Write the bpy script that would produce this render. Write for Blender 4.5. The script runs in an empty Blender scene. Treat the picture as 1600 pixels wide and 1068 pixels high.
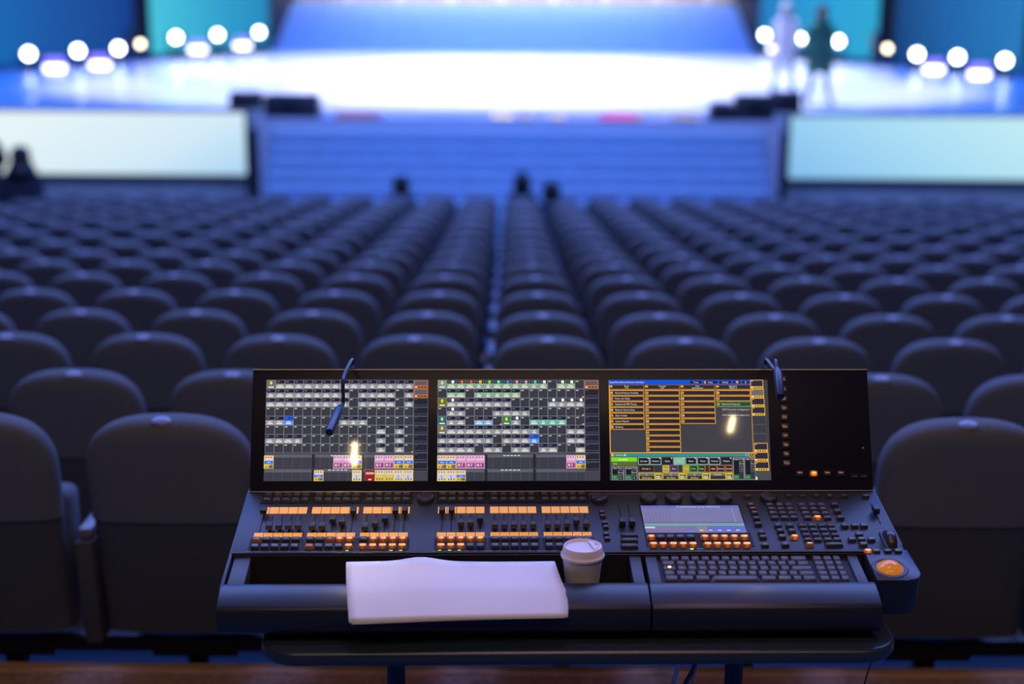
import bpy, bmesh, math, random
from mathutils import Matrix, Vector
random.seed(7)
S = bpy.context.scene
COL = S.collection
# ------------------------------------------------------------------ camera
TH = math.radians(13.76); PH = math.radians(.38); FPX = 1600*50/36
CAM = Vector((0, 0, 2.15))
FWD = Vector((0, math.cos(TH), -math.sin(TH)))
R0 = Vector((1, 0, 0)); U0 = R0.cross(FWD)
RGT = math.cos(PH)*R0 + math.sin(PH)*U0
UP = -math.sin(PH)*R0 + math.cos(PH)*U0
cam = bpy.data.cameras.new('camera'); cam.lens = 50; cam.sensor_width = 36
cam.clip_end = 300; cam.clip_start = .05
cam.dof.use_dof = True; cam.dof.focus_distance = 2.86; cam.dof.aperture_fstop = 1.55
camo = bpy.data.objects.new('camera', cam); COL.objects.link(camo)
camo.matrix_world = Matrix(((RGT.x, UP.x, -FWD.x, CAM.x), (RGT.y, UP.y, -FWD.y, CAM.y), (RGT.z, UP.z, -FWD.z, CAM.z), (0, 0, 0, 1)))
S.camera = camo
S.view_settings.view_transform = 'Standard'; S.view_settings.look = 'None'
S.view_settings.gamma = 1; S.view_settings.exposure = 0; S.view_settings.use_curve_mapping = False
# ------------------------------------------------------------------ world and large lights
wd = bpy.data.worlds.new('world'); S.world = wd; wd.use_nodes = True
wd.node_tree.nodes['Background'].inputs[0].default_value = (.10, .14, .30, 1)
wd.node_tree.nodes['Background'].inputs[1].default_value = .05

def light(name, kind, loc, target, power, color, size=(1, 1), **kw):
    l = bpy.data.lights.new(name, kind); l.energy = power; l.color = color
    if kind == 'AREA':
        l.shape = 'RECTANGLE'; l.size, l.size_y = size
        l.spread = kw.get('spread', math.pi)
    if kind == 'SPOT':
        l.spot_size = kw['angle']; l.spot_blend = kw.get('blend', .3); l.shadow_soft_size = kw.get('soft', .4)
    o = bpy.data.objects.new(name, l); COL.objects.link(o); o.location = loc
    o.rotation_euler = (Vector(target)-Vector(loc)).to_track_quat('-Z', 'Y').to_euler()
    return o
STZ = .275                      # stage floor height
for x, y in ((-2.6, 30.8), (2.6, 30.8), (-2.6, 38.6), (2.6, 38.6)):
    light('stage_white_spot', 'SPOT', (x, y, 15), (x, y, 0), 16000, (1, .97, 1), angle=math.radians(54), blend=.18, soft=.6)
light('stage_blue_wash', 'AREA', (0, 34, 11), (0, 34, 0), 6500, (.012, .16, 1), (30, 14))
light('back_stairs_wash', 'AREA', (0, 41, 8), (0, 50, .8), 950, (.30, .44, 1), (14, 1.5), spread=1.6)
light('front_stairs_wash', 'AREA', (0, 18, 7), (0, 21.6, -.8), 80, (.04, .21, 1), (8, .6), spread=1.0)
light('audience_blue_wash', 'AREA', (0, 13.5, 12), (0, 9, 0), 5000, (.20, .30, .88), (26, 9))
light('house_warm', 'AREA', (0, -1.5, 6.0), (0, 4.2, .2), 80, (1, .70, .44), (6, 1.5))
light('booth_lilac', 'AREA', (.3, 1.9, 4.6), (.2, 2.55, 1.0), 2.2, (1, .5, .8), (1.4, .6), spread=1.0)

# ------------------------------------------------------------------ helpers
def lin(r, g, b):
    f = lambda c: (c/12.92 if c <= .04045 else ((c+.055)/1.055)**2.4)
    return (f(r/255), f(g/255), f(b/255), 1)

def ray(x, y):
    return FWD + (x-800)/FPX*RGT - (y-534)/FPX*UP
def atY(x, y, D):
    d = ray(x, y); return CAM + d*(D/d.y)
def atZ(x, y, z):
    d = ray(x, y); return CAM + d*((z-CAM.z)/d.z)

MATS = {}
def mat(name, color=(.5, .5, .5), rough=.5, metal=0, emit=None, strength=0, spec=.5, noise=None, bump=None, coat=0):
    if name in MATS: return MATS[name]
    m = bpy.data.materials.new(name); m.use_nodes = True; MATS[name] = m
    nt = m.node_tree; b = nt.nodes['Principled BSDF']
    c = (color[0], color[1], color[2], 1)
    b.inputs['Base Color'].default_value = c
    b.inputs['Roughness'].default_value = rough; b.inputs['Metallic'].default_value = metal
    b.inputs['Specular IOR Level'].default_value = spec
    if coat: b.inputs['Coat Weight'].default_value = coat; b.inputs['Coat Roughness'].default_value = .1
    if emit:
        b.inputs['Emission Color'].default_value = (emit[0], emit[1], emit[2], 1); b.inputs['Emission Strength'].default_value = strength
    if noise or bump:
        tc = nt.nodes.new('ShaderNodeTexCoord')
    if noise:                   # (scale, amount, stretch)
        n = nt.nodes.new('ShaderNodeTexNoise'); n.inputs['Scale'].default_value = noise[0]; n.inputs['Detail'].default_value = 5
        mp = nt.nodes.new('ShaderNodeMapping'); mp.inputs['Scale'].default_value = noise[2] if len(noise) > 2 else (1, 1, 1)
        nt.links.new(tc.outputs['Object'], mp.inputs['Vector']); nt.links.new(mp.outputs[0], n.inputs['Vector'])
        r = nt.nodes.new('ShaderNodeValToRGB'); a = noise[1]
        r.color_ramp.elements[0].position = .3; r.color_ramp.elements[1].position = .7
        r.color_ramp.elements[0].color = tuple(x*(1-a) for x in c[:3])+(1,); r.color_ramp.elements[1].color = tuple(min(1, x*(1+a)) for x in c[:3])+(1,)
        nt.links.new(n.outputs['Fac'], r.inputs['Fac']); nt.links.new(r.outputs['Color'], b.inputs['Base Color'])
    if bump:                    # (scale, strength, distance)
        n2 = nt.nodes.new('ShaderNodeTexNoise'); n2.inputs['Scale'].default_value = bump[0]; n2.inputs['Detail'].default_value = 3
        nt.links.new(tc.outputs['Object'], n2.inputs['Vector'])
        bp = nt.nodes.new('ShaderNodeBump'); bp.inputs['Strength'].default_value = bump[1]; bp.inputs['Distance'].default_value = bump[2]
        nt.links.new(n2.outputs['Fac'], bp.inputs['Height']); nt.links.new(bp.outputs['Normal'], b.inputs['Normal'])
    return m

def gradient_screen(name, stops, direction, strength=1.0, lines=0, bias=0):
    """emissive LED wall: colour ramp along an object-space direction, faint pixel rows"""
    m = bpy.data.materials.new(name); m.use_nodes = True; nt = m.node_tree; b = nt.nodes['Principled BSDF']
    b.inputs['Base Color'].default_value = (.01, .01, .012, 1); b.inputs['Roughness'].default_value = .5; b.inputs['Specular IOR Level'].default_value = .05
    tc = nt.nodes.new('ShaderNodeTexCoord'); dot = nt.nodes.new('ShaderNodeVectorMath'); dot.operation = 'DOT_PRODUCT'
    dot.inputs[1].default_value = direction
    nt.links.new(tc.outputs['Generated'], dot.inputs[0])
    r = nt.nodes.new('ShaderNodeValToRGB'); els = r.color_ramp.elements
    while len(els) < len(stops): els.new(.5)
    for e, (p, c) in zip(els, stops): e.position = p; e.color = lin(*c)
    ad = nt.nodes.new('ShaderNodeMath'); ad.inputs[1].default_value = bias; nt.links.new(dot.outputs['Value'], ad.inputs[0])
    nt.links.new(ad.outputs[0], r.inputs['Fac'])
    src = r.outputs['Color']
    if lines:
        w = nt.nodes.new('ShaderNodeTexWave'); w.bands_direction = 'Z'; w.inputs['Scale'].default_value = lines
        nt.links.new(tc.outputs['Generated'], w.inputs['Vector'])
        mx = nt.nodes.new('ShaderNodeMix'); mx.data_type = 'RGBA'; mx.blend_type = 'MULTIPLY'; mx.inputs['Factor'].default_value = .12
        nt.links.new(src, mx.inputs[6]); nt.links.new(w.outputs['Color'], mx.inputs[7]); src = mx.outputs[2]
    nt.links.new(src, b.inputs['Emission Color']); b.inputs['Emission Strength'].default_value = strength
    return m

def mk(name, me, parent=None, M=None):
    o = bpy.data.objects.new(name, me); COL.objects.link(o)
    if parent is not None: o.parent = parent
    if M is not None: o.matrix_local = M
    return o
def tag(o, label=None, cat=None, group=None, kind=None):
    if label: o['label'] = label
    if cat: o['category'] = cat
    if group: o['group'] = group
    if kind: o['kind'] = kind
    return o
def empty(name, M, label=None, cat=None, group=None):
    o = bpy.data.objects.new(name, None); o.empty_display_size = .1; COL.objects.link(o); o.matrix_world = M
    return tag(o, label, cat, group)
T = lambda x, y, z: Matrix.Translation((x, y, z))
RX = lambda a: Matrix.Rotation(a, 4, 'X')
RY = lambda a: Matrix.Rotation(a, 4, 'Y')
RZ = lambda a: Matrix.Rotation(a, 4, 'Z')

class MB:
    def __init__(s): s.v = []; s.f = []; s.m = []
    def add(s, vs, fs, mi=0, M=None):
        k = len(s.v)
        s.v += [tuple(M @ Vector(p)) if M is not None else tuple(p) for p in vs]
        s.f += [tuple(i+k for i in f) for f in fs]; s.m += [mi]*len(fs); return s
    def box(s, x0, x1, y0, y1, z0, z1, mi=0, M=None):
        vs = [(x, y, z) for z in (z0, z1) for y in (y0, y1) for x in (x0, x1)]
        return s.add(vs, [(0, 2, 3, 1), (4, 5, 7, 6), (0, 1, 5, 4), (2, 6, 7, 3), (0, 4, 6, 2), (1, 3, 7, 5)], mi, M)
    def cyl(s, r0, r1, z0, z1, n=16, mi=0, M=None):
        return s.lathe([(0, z0), (r0, z0), (r1, z1), (0, z1)], n, mi, M)
    def lathe(s, prof, n=24, mi=0, M=None, sx=1, sy=1):
        vs = []; idx = []
        for r, z in prof:
            if r < 1e-6: idx.append([len(vs)]*n); vs.append((0, 0, z))
            else:
                idx.append(list(range(len(vs), len(vs)+n)))
                vs += [(sx*r*math.cos(2*math.pi*i/n), sy*r*math.sin(2*math.pi*i/n), z) for i in range(n)]
        fs = []
        for a, b in zip(idx, idx[1:]):
            for i in range(n):
                q = [a[i], a[(i+1) % n], b[(i+1) % n], b[i]]
                q2 = []
                for t in q:
                    if t not in q2: q2.append(t)
                if len(q2) > 2: fs.append(tuple(q2))
        return s.add(vs, fs, mi, M)
    def prism(s, prof, x0, x1, mi=0, M=None):
        """profile of (y,z) extruded along x"""
        n = len(prof)
        vs = [(x0, a, b) for a, b in prof]+[(x1, a, b) for a, b in prof]
        fs = [tuple(range(n)), tuple(range(2*n-1, n-1, -1))]+[(i, i+n, (i+1) % n+n, (i+1) % n) for i in range(n)]
        return s.add(vs, fs, mi, M)
    def tube(s, pts, r, n=10, mi=0):
        pts = [Vector(p) for p in pts]; k = len(s.v); N = len(pts)
        rr = r if isinstance(r, (list, tuple)) else [r]*N
        prev = None
        for i, p in enumerate(pts):
            d = (pts[min(i+1, N-1)]-pts[max(i-1, 0)]).normalized()
            a = prev if prev is not None else (Vector((0, 0, 1)) if abs(d.z) < .9 else Vector((1, 0, 0)))
            e1 = (a - d*a.dot(d)).normalized(); e2 = d.cross(e1); prev = e1
            s.v += [tuple(p+rr[i]*(math.cos(2*math.pi*j/n)*e1+math.sin(2*math.pi*j/n)*e2)) for j in range(n)]
        for i in range(N-1):
            for j in range(n):
                s.f.append((k+i*n+j, k+i*n+(j+1) % n, k+(i+1)*n+(j+1) % n, k+(i+1)*n+j)); s.m.append(mi)
        s.f.append(tuple(k+j for j in reversed(range(n)))); s.f.append(tuple(k+(N-1)*n+j for j in range(n))); s.m += [mi, mi]
        return s
    def mesh(s, name, mats, smooth=False, bevel=0, seg=2, angle=40):
        me = bpy.data.meshes.new(name); me.from_pydata(s.v, [], s.f)
        for m in (mats if isinstance(mats, (list, tuple)) else [mats]): me.materials.append(m)
        me.polygons.foreach_set('material_index', s.m)
        bm = bmesh.new(); bm.from_mesh(me); bmesh.ops.recalc_face_normals(bm, faces=bm.faces)
        if bevel:
            es = [e for e in bm.edges if len(e.link_faces) == 2 and e.calc_face_angle(0) > math.radians(35)]
            bmesh.ops.bevel(bm, geom=es, offset=bevel, segments=seg, affect='EDGES', profile=.5, clamp_overlap=True)
        if smooth or bevel:
            for f in bm.faces: f.smooth = True
            for e in bm.edges:
                if len(e.link_faces) == 2 and e.calc_face_angle(0) > math.radians(angle): e.smooth = False
        bm.to_mesh(me); bm.free(); me.update()
        return me
    def obj(s, name, mats, parent=None, M=None, **kw):
        return mk(name, s.mesh(name, mats, **kw), parent, M)

TXT = {}
def text_geo(t):
    if t not in TXT:
        c = bpy.data.curves.new('t', 'FONT'); c.body = t; c.size = 1; c.resolution_u = 2
        o = bpy.data.objects.new('t', c); me = o.to_mesh()
        vs = [tuple(v.co) for v in me.vertices]; fs = [tuple(p.vertices) for p in me.polygons]
        w = max([v[0] for v in vs] or [0]); o.to_mesh_clear(); bpy.data.objects.remove(o); bpy.data.curves.remove(c)
        TXT[t] = (vs, fs, w)
    return TXT[t]
ORD = ['zeroth', 'first', 'second', 'third', 'fourth', 'fifth', 'sixth', 'seventh', 'eighth', 'ninth', 'tenth', 'eleventh', 'twelfth', 'thirteenth', 'fourteenth', 'fifteenth', 'sixteenth', 'seventeenth']

# ------------------------------------------------------------------ materials
M_carpet = mat('carpet', (.06, .12, .22), .95, noise=(90, .45), bump=(220, .6, .01), spec=.1)
M_wood = mat('wood_nosing', (.62, .36, .22), .5, noise=(9, .25, (1, 12, 12)))
M_tread = mat('wood_board', (.42, .26, .19), .6, noise=(60, .4))
M_fabric = mat('seat_fabric', (.16, .17, .185), .85, noise=(260, .2), bump=(700, .3, .002), spec=.25)
M_shell = mat('seat_shell', (.085, .09, .10), .8, noise=(260, .15), bump=(700, .15, .002), spec=.25)
M_beam = mat('dark_steel', (.02, .02, .025), .45, metal=.6)
M_arm = mat('armrest_finish', (.17, .16, .19), .35)
M_plate = mat('number_plate', (.30, .29, .36), .42, metal=.5)
M_black = mat('black_plastic', (.02, .02, .024), .42)
M_wall = mat('dark_wall', (.03, .035, .05), .8, noise=(3, .2))
M_stagewall = mat('stage_front', (.55, .62, .62), .6, noise=(4, .15))
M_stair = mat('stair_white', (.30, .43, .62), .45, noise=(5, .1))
M_ledstrip = mat('stair_led', (.1, .1, .2), .5, emit=(.12, .32, 1), strength=.85)

# ------------------------------------------------------------------ seat rows: positions
NROW = 17
ROWY = [3.74+.975*i for i in range(NROW)]
ROWZ = [-v for v in (0, .133, .240, .355, .458, .555, .66, .765, .86, .945, 1.025, 1.11, 1.2, 1.285, 1.37, 1.46, 1.546)]
PITCH = .56; GAPX = -.165; GX = lambda i: GAPX+.043*(1-i/16)
FLZ = ROWZ[-1]

# ------------------------------------------------------------------ setting
fl = MB()
edges = [3.97]+[ROWY[i]-.06 for i in range(1, NROW)]         # tier edges
prof = [(-4, -3), (-4, .15), (3.97, .15)]
for i in range(NROW):
    z = ROWZ[i]; prof.append((edges[i], z)); prof.append((edges[i+1] if i < NROW-1 else 24, z))
prof.append((24, -3))
floor = fl.prism(prof, -17, 17).obj('floor', M_carpet); floor['kind'] = 'structure'
for i in range(NROW):
    z = .15 if i == 0 else ROWZ[i-1]
    if i < 9:
        MB().box(-15, 15, edges[i]-.24, edges[i]-.045, z, z+.006).obj('tread_board', M_tread, floor)
        MB().box(-15, 15, edges[i]-.045, edges[i]+.012, z-.03, z+.012).obj('nosing', M_wood, floor, bevel=.006)
for nm, a in (('wall_left', (-17.3, -17, -4, 60)), ('wall_right', (17, 17.3, -4, 60)), ('wall_back', (-17.3, 17.3, 60, 60.3))):
    MB().box(*a, -3, 16).obj(nm, M_wall)['kind'] = 'structure'
MB().box(-17.3, 17.3, -4, 60.3, 16, 16.3).obj('ceiling', M_wall)['kind'] = 'structure'

# stage
m = bpy.data.materials.new('stage_floor'); m.use_nodes = True; nt = m.node_tree; b = nt.nodes['Principled BSDF']
b.inputs['Base Color'].default_value = (.66, .68, .74, 1)
tc = nt.nodes.new('ShaderNodeTexCoord'); n1 = nt.nodes.new('ShaderNodeTexNoise'); n1.inputs['Scale'].default_value = .9; n1.inputs['Detail'].default_value = 4
mp = nt.nodes.new('ShaderNodeMapping'); mp.inputs['Scale'].default_value = (.5, 1.6, 1)
nt.links.new(tc.outputs['Object'], mp.inputs[0]); nt.links.new(mp.outputs[0], n1.inputs['Vector'])
rr = nt.nodes.new('ShaderNodeMapRange'); rr.inputs[1].default_value = .35; rr.inputs[2].default_value = .65; rr.inputs[3].default_value = .20; rr.inputs[4].default_value = .46
nt.links.new(n1.outputs['Fac'], rr.inputs[0]); nt.links.new(rr.outputs[0], b.inputs['Roughness'])
bp = nt.nodes.new('ShaderNodeBump'); bp.inputs['Strength'].default_value = .12; bp.inputs['Distance'].default_value = .05
nt.links.new(n1.outputs['Fac'], bp.inputs['Height']); nt.links.new(bp.outputs[0], b.inputs['Normal'])
M_stage = m
STF = 23.5; STC = 21.95
stage = MB().box(-17, 17, STF, 56, FLZ, STZ).box(-3.92, 4.10, STC, STF, FLZ, STZ).obj('stage_floor', [M_stage]); stage['kind'] = 'structure'
for a, c in ((-17, -3.93), (4.11, 17)):
    MB().box(a, c, STF-.06, STF-.001, FLZ, STZ-.02).obj('stage_front_wall', M_stagewall)['kind'] = 'structure'

def led_wall(name, label, M, w, h, material, cab=None, th=.12, nx=4, ny=2, group=None):
    """row of LED cabinets: frame + one lit face per cabinet"""
    r = empty(name, M, label, 'screen', group)
    MB().box(-w/2, w/2, 0, th, 0, h).obj('frame', M_black, r, bevel=.01)
    MB().box(-w/2+.02, w/2-.02, -.004, -.001, .02, h-.02).obj('lit_face', material, r)
    return r
G = 'LED walls of the stage'
# Generated coordinates of the lit face: x across, z up
m_l = gradient_screen('led_front_a', [(0, (176, 218, 247)), (.4, (214, 238, 251)), (1, (232, 247, 251))], (-2.4, 0, .45), 1.03, 60, 2.35)
m_r = gradient_screen('led_front_b', [(0, (130, 190, 240)), (.5, (168, 220, 245)), (1, (196, 238, 246))], (2.2, 0, .3), 1.05, 60)
led_wall('led_screen', 'long pale white and cyan LED screen on stage front beside left silhouettes', T(-4.35-6.0, STF-.2, STZ-1.06), 12, 1.05, m_l)
led_wall('led_screen', 'long light blue LED screen on stage front right of the steps', T(4.49+6.0, STF-.2, STZ-1.06), 12, 1.05, m_r)
# angled wing screens behind the floor lights
P0, P1 = Vector((-12.15, 34.6, 0)), Vector((-7.95, 47.2, 0))
def wing(sx, a, b, material, label):
    p = P0.lerp(P1, a); q = P0.lerp(P1, b); p = Vector((p.x*sx, p.y, 0)); q = Vector((q.x*sx, q.y, 0))
    L, Rr = (p, q) if p.x < q.x else (q, p)
    d = Rr-L; c = (L+Rr)/2
    return led_wall('led_screen', label, T(c.x, c.y, STZ+.12) @ RZ(math.atan2(d.y, d.x)), d.length, 6.5, material)
bo1 = gradient_screen('led_wing_a', [(0, (14, 62, 120)), (.5, (24, 100, 170)), (1, (36, 124, 190))], (1, 0, .2), 1, 90)
bi1 = gradient_screen('led_wing_b', [(0, (18, 120, 190)), (.6, (34, 162, 218)), (1, (40, 170, 212))], (1, 0, .2), 1, 90)
bi2 = gradient_screen('led_wing_c', [(0, (70, 200, 224)), (.6, (40, 160, 205)), (1, (28, 140, 190))], (1, 0, .1), 1, 90)
bo2 = gradient_screen('led_wing_d', [(0, (20, 112, 190)), (.5, (14, 84, 165)), (1, (8, 60, 140))], (1, 0, .1), 1, 90)
wing(-1, .0, .425, bo1, 'tall dark blue LED wall at far left of the stage')
wing(-1, .475, 1.0, bi1, 'tall cyan LED wall left of the back stairs')
wing(1, .475, 1.0, bi2, 'tall cyan LED wall right of back stairs behind two walking people')
wing(1, -.12, .425, bo2, 'tall deep blue LED wall at far right of the stage')

# front steps
NST = 9; rise = (STZ-FLZ)/(NST+1); run = .175
fs = empty('front_steps', T(.06, STC-.004, FLZ), 'wide blue-lit steps rising from the seats to the stage', 'stairs')
for k in range(NST):
    d1 = -(NST-1-k)*run
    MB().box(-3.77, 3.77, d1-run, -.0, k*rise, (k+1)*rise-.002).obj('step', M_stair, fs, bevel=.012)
    MB().box(-3.7, 3.7, d1-run-.012, d1-run-.001, (k+1)*rise-.05, (k+1)*rise-.02).obj('led_strip', M_ledstrip, fs)
# back steps
bs = empty('back_steps', T(0, 47.6, STZ), 'broad pale blue steps at the back of the stage', 'stairs')
for k in range(8):
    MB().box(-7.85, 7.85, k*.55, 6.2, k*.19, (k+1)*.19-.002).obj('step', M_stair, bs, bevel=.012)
for sx in (-1, 1):
    MB().box(sx*8.15-.22, sx*8.15+.22, 0, 6.2, 0, 1.75).obj('side_block', M_wall, bs, bevel=.02)
# warm backdrop on the top of the back steps
M_drop = mat('backdrop_wood', (.42, .33, .24), .6, noise=(2.2, .35, (3, 1, .3)))
bd = empty('backdrop', T(0, 53.9, STZ+1.55), 'beige slatted backdrop above the back stairs', 'backdrop')
MB().box(-8.2, 8.2, .1, .2, 0, 5).obj('panel', M_drop, bd)
for k in range(26):
    MB().box(-8.1+k*.63, -8.1+k*.63+.22, -.02, .1, 0, 5).obj('slat', mat('slat_a', (.50, .40, .30), .5) if k % 3 else mat('slat_b', (.72, .66, .58), .5), bd, bevel=.01)
light('backdrop_warm', 'AREA', (0, 50, 7), (0, 54, 2), 900, (1, .86, .68), (14, .5), spread=1.8)
# ------------------------------------------------------------------ stage equipment
M_lens = mat('lamp_lens', (.1, .1, .1), .2, emit=(.86, .95, 1), strength=15)
M_lensw = mat('lamp_lens_warm', (.1, .1, .1), .2, emit=(1, .9, .62), strength=9)
M_strobe = mat('strobe_face', (.1, .1, .1), .2, emit=(.9, .88, 1), strength=6)
M_strobev = mat('strobe_violet', (.1, .1, .1), .2, emit=(.25, .16, 1), strength=1.6)
M_body = mat('fixture_body', (.03, .03, .04), .4)

def face_cam(p): return math.atan2(-(p.x-CAM.x), (p.y-CAM.y))       # yaw so local -Y looks at the audience
me_base = MB().box(-.17, .17, -.12, .12, 0, .14).mesh('fixture_base', M_body, bevel=.015)
mb = MB()
for s in (-1, 1): mb.box(s*.19-.03, s*.19+.03, -.05, .05, .12, .5)
mb.box(-.22, .22, -.06, .06, .12, .18)
me_yoke = mb.mesh('fixture_yoke', M_body, bevel=.012)
HR = RX(math.pi/2)
me_head = MB().lathe([(0, -.16), (.10, -.16), (.13, -.10), (.145, .02), (.145, .13), (.12, .14), (.0, .14)], 24).mesh('fixture_head', M_body, smooth=True)
me_lens = MB().lathe([(0, .155), (.10, .148), (.112, .141)], 24).mesh('fixture_lens', M_lens, smooth=True)
def moving_head(px, py, D, label):
    p = atY(px, py, D); z = p.z
    base = Vector((p.x, p.y, STZ))
    r = empty('moving_light', T(*base) @ RZ(face_cam(p)), label, 'stage light', 'round moving lights along the stage wings')
    zh = max(.42, z-STZ)
    s = zh/.42
    mk('base', me_base, r); mk('yoke', me_yoke, r, Matrix.Diagonal((1, 1, s, 1)))
    h = mk('head', me_head, r, T(0, -.02, zh) @ RX(math.pi/2+.03)); mk('lens', me_lens, h)
def wingD(px):                                       # depth of the wing line under a pixel column
    best = None
    for i in range(0, 260):
        a = -.15+i*.005; p = P0.lerp(P1, a); sx = -1 if px < 800 else 1
        q = Vector((p.x*(1 if sx < 0 else -1), p.y, STZ+.2))
        d = q-CAM; x = 800+FPX*d.dot(RGT)/d.dot(FWD)
        if best is None or abs(x-px) < best[0]: best = (abs(x-px), p.y)
    return best[1]
for side, L in (('left', [(45, 88), (122, 82), (185, 77), (275, 58), (340, 54), (405, 50)]), ('right', [(1570, 97), (1496, 90), (1433, 85), (1310, 64), (1250, 60), (1195, 54)])):
    for i, (x, y) in enumerate(L):
        moving_head(x, y, wingD(x)-1.0, 'round glowing moving light, %s from the outer end of %s stage wing' % (ORD[i+1], side))
me_sb = MB().prism([(-.14, 0), (.14, 0), (.14, .30), (.02, .34), (-.14, .16)], -.26, .26).mesh('strobe_body', M_body, bevel=.012)
me_sf = MB().prism([(-.146, .03), (-.142, .03), (-.142, .155), (-.146, .155)], -.23, .23).mesh('strobe_face', M_strobe)
me_sv = MB().add([(-.23, -.140, .172), (.23, -.140, .172), (.23, .012, .342), (-.23, .012, .342)], [(0, 1, 2, 3)], M=T(0, -.004, .004)).mesh('strobe_violet', M_strobev)
for side, L in (('left', [(86, 106), (156, 101), (309, 77), (379, 71)]), ('right', [(1530, 116), (1459, 108), (1213, 76)])):
    for i, (x, y) in enumerate(L):
        p = atY(x, y, wingD(x)-1.6); gap = p.z-.1-STZ
        if gap < .05: p = atZ(x, y, STZ+.1); gap = 0
        r = empty('floor_strobe', T(p.x, p.y, STZ+gap) @ RZ(face_cam(p)), 'white strobe box with violet top on stage floor, %s from %s edge' % (ORD[i+1], side), 'stage light', 'strobe boxes on the stage floor')
        mk('body', me_sb, r); mk('face', me_sf, r); mk('violet_panel', me_sv, r)
        if gap: MB().box(-.2, .2, -.1, .12, -gap, -.002).obj('stand', M_body, r, bevel=.01)
# dark towers in the gap between the wing screens with a warm lamp and a small speaker
for sx, x, y, nm in ((-1, 233, 69, 'left'), (1, 1383, 76, 'right')):
    p = P0.lerp(P1, .45); q = Vector((p.x*(-sx), p.y-.4, STZ))
    r = empty('light_tower', T(*q) @ RZ(face_cam(q)), 'black tower with small warm lamp between the %s LED walls' % nm, 'light tower')
    mb = MB()
    for a in (-.13, .13):
        for c in (-.13, .13): mb.box(a-.03, a+.03, c-.03, c+.03, .05, 7)
    for k in range(14): mb.box(-.13, .13, -.15, -.11, .3+k*.5, .34+k*.5); mb.box(-.15, -.11, -.13, .13, .3+k*.5, .34+k*.5); mb.box(.11, .15, -.13, .13, .3+k*.5, .34+k*.5)
    mb.obj('truss', M_black, r)
    MB().box(-.3, .3, -.3, .3, 0, .05).obj('base_plate', M_body, r, bevel=.01)
    MB().box(-.1, .1, -.05, .45, -.35, .35).obj('speaker', M_body, r, T(-.28*1, -.35, .55) @ RZ(.2), bevel=.03)
    pl = atY(x, y, q.y-.5); lz = pl.z-STZ
    h = MB().lathe([(0, -.12), (.07, -.12), (.09, .06), (.0, .06)], 20).obj('lamp_head', M_body, r, T(.0, -.3, lz) @ RX(math.pi/2), smooth=True)
    MB().lathe([(0, .075), (.075, .065)], 20).obj('lamp_lens', M_lensw, h)

# wedge monitor speakers at the stage edge
M_grille = mat('speaker_grille', (.03, .032, .045), .7, bump=(160, .8, .01))
def wedge(x0, x1, ytop, D, label, rot=0):
    a = atY(x0, 170, D); c = atY(x1, 170, D); w = (c.x-a.x)/2; t = atY((x0+x1)/2, ytop, D); h = t.z-STZ
    r = empty('monitor_wedge', T((a.x+c.x)/2, D, STZ) @ RZ(rot), label, 'speaker', 'wedge monitors on the stage edge')
    MB().prism([(-.22, 0), (.25, 0), (.25, h*.45), (.02, h), (-.16, h)], -w, w).obj('cabinet', M_body, r, bevel=.02)
    MB().add([(-w+.03, .262, h*.5), (w-.03, .262, h*.5), (w-.03, .04, h+.01), (-w+.03, .04, h+.01)], [(0, 1, 2, 3)]).obj('grille', M_grille, r)
    MB().prism([(-.235, h*.45), (-.225, h*.45), (-.225, h*.6), (-.235, h*.6)], -.12, .12).obj('handle', M_beam, r)
wedge(360, 412, 143, 23.78, 'small black wedge monitor at left end of the stage edge', .1)
wedge(416, 500, 147, 22.25, 'long black wedge monitor above the left end of front steps', -.05)
wedge(1146, 1206, 148, 22.25, 'long black wedge monitor above the right end of front steps', .05)
wedge(1203, 1250, 143, 23.78, 'small black wedge monitor in front of walking people', -.1)
wedge(1108, 1143, 160, 22.2, 'low black wedge monitor with sparkling fittings right of front steps', .0)
for x0, x1, nm in ((388, 413, 'left'), (1206, 1227, 'right')):
    a = atY(x0, 240, 22.75); c = atY(x1, 240, 22.75); w = (c.x-a.x)/2
    r = empty('speaker_stack', T((a.x+c.x)/2, 22.75, FLZ), 'black speaker stack between the front steps and %s LED screen' % nm, 'speaker')
    for k in range(2):
        cb = MB().box(-w, w, -.25, .25, k*.8, k*.8+.79).obj('cabinet', M_body, r, bevel=.015)
        MB().box(-w+.03, w-.03, -.262, -.252, k*.8+.04, k*.8+.75).obj('grille', M_grille, cb)
# footlights along the front edge of the stage
for i, (x, y, w, c, s, lb) in enumerate([(560, 204, .7, (.9, .3, .45), .35, 'faint red footlight bar nearest the left wedge monitors'), (785, 203, .38, (1, .85, .8), 1.3, 'bright white footlight bar at the middle of the stage edge'),
        (822, 203, .18, (.9, .8, .9), .8, 'small white footlight right of the bright middle bar'), (872, 205, .22, (1, .88, .8), 1.1, 'cream footlight between the middle bar and pink bar'),
        (965, 204, .55, (1, .08, .45), 1.1, 'pink footlight bar on the stage edge'), (1000, 204, .14, (1, .8, .9), .7, 'small pale footlight beside the pink bar'), (1070, 206, .4, (.9, .75, .8), .55, 'pale footlight bar nearest the right wedge monitors')]):
    p = atY(x, y, STC+.1)
    r = empty('footlight', T(p.x, STC+.10, STZ), lb, 'stage light', 'footlights along the stage edge')
    MB().box(-w/2, w/2, -.05, .05, 0, .09).obj('housing', M_body, r, bevel=.01)
    MB().box(-w/2+.01, w/2-.01, -.056, -.051, .02, .08).obj('lens', mat('foot_%d' % i, (.1, .1, .1), .3, emit=c, strength=s), r)
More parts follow.
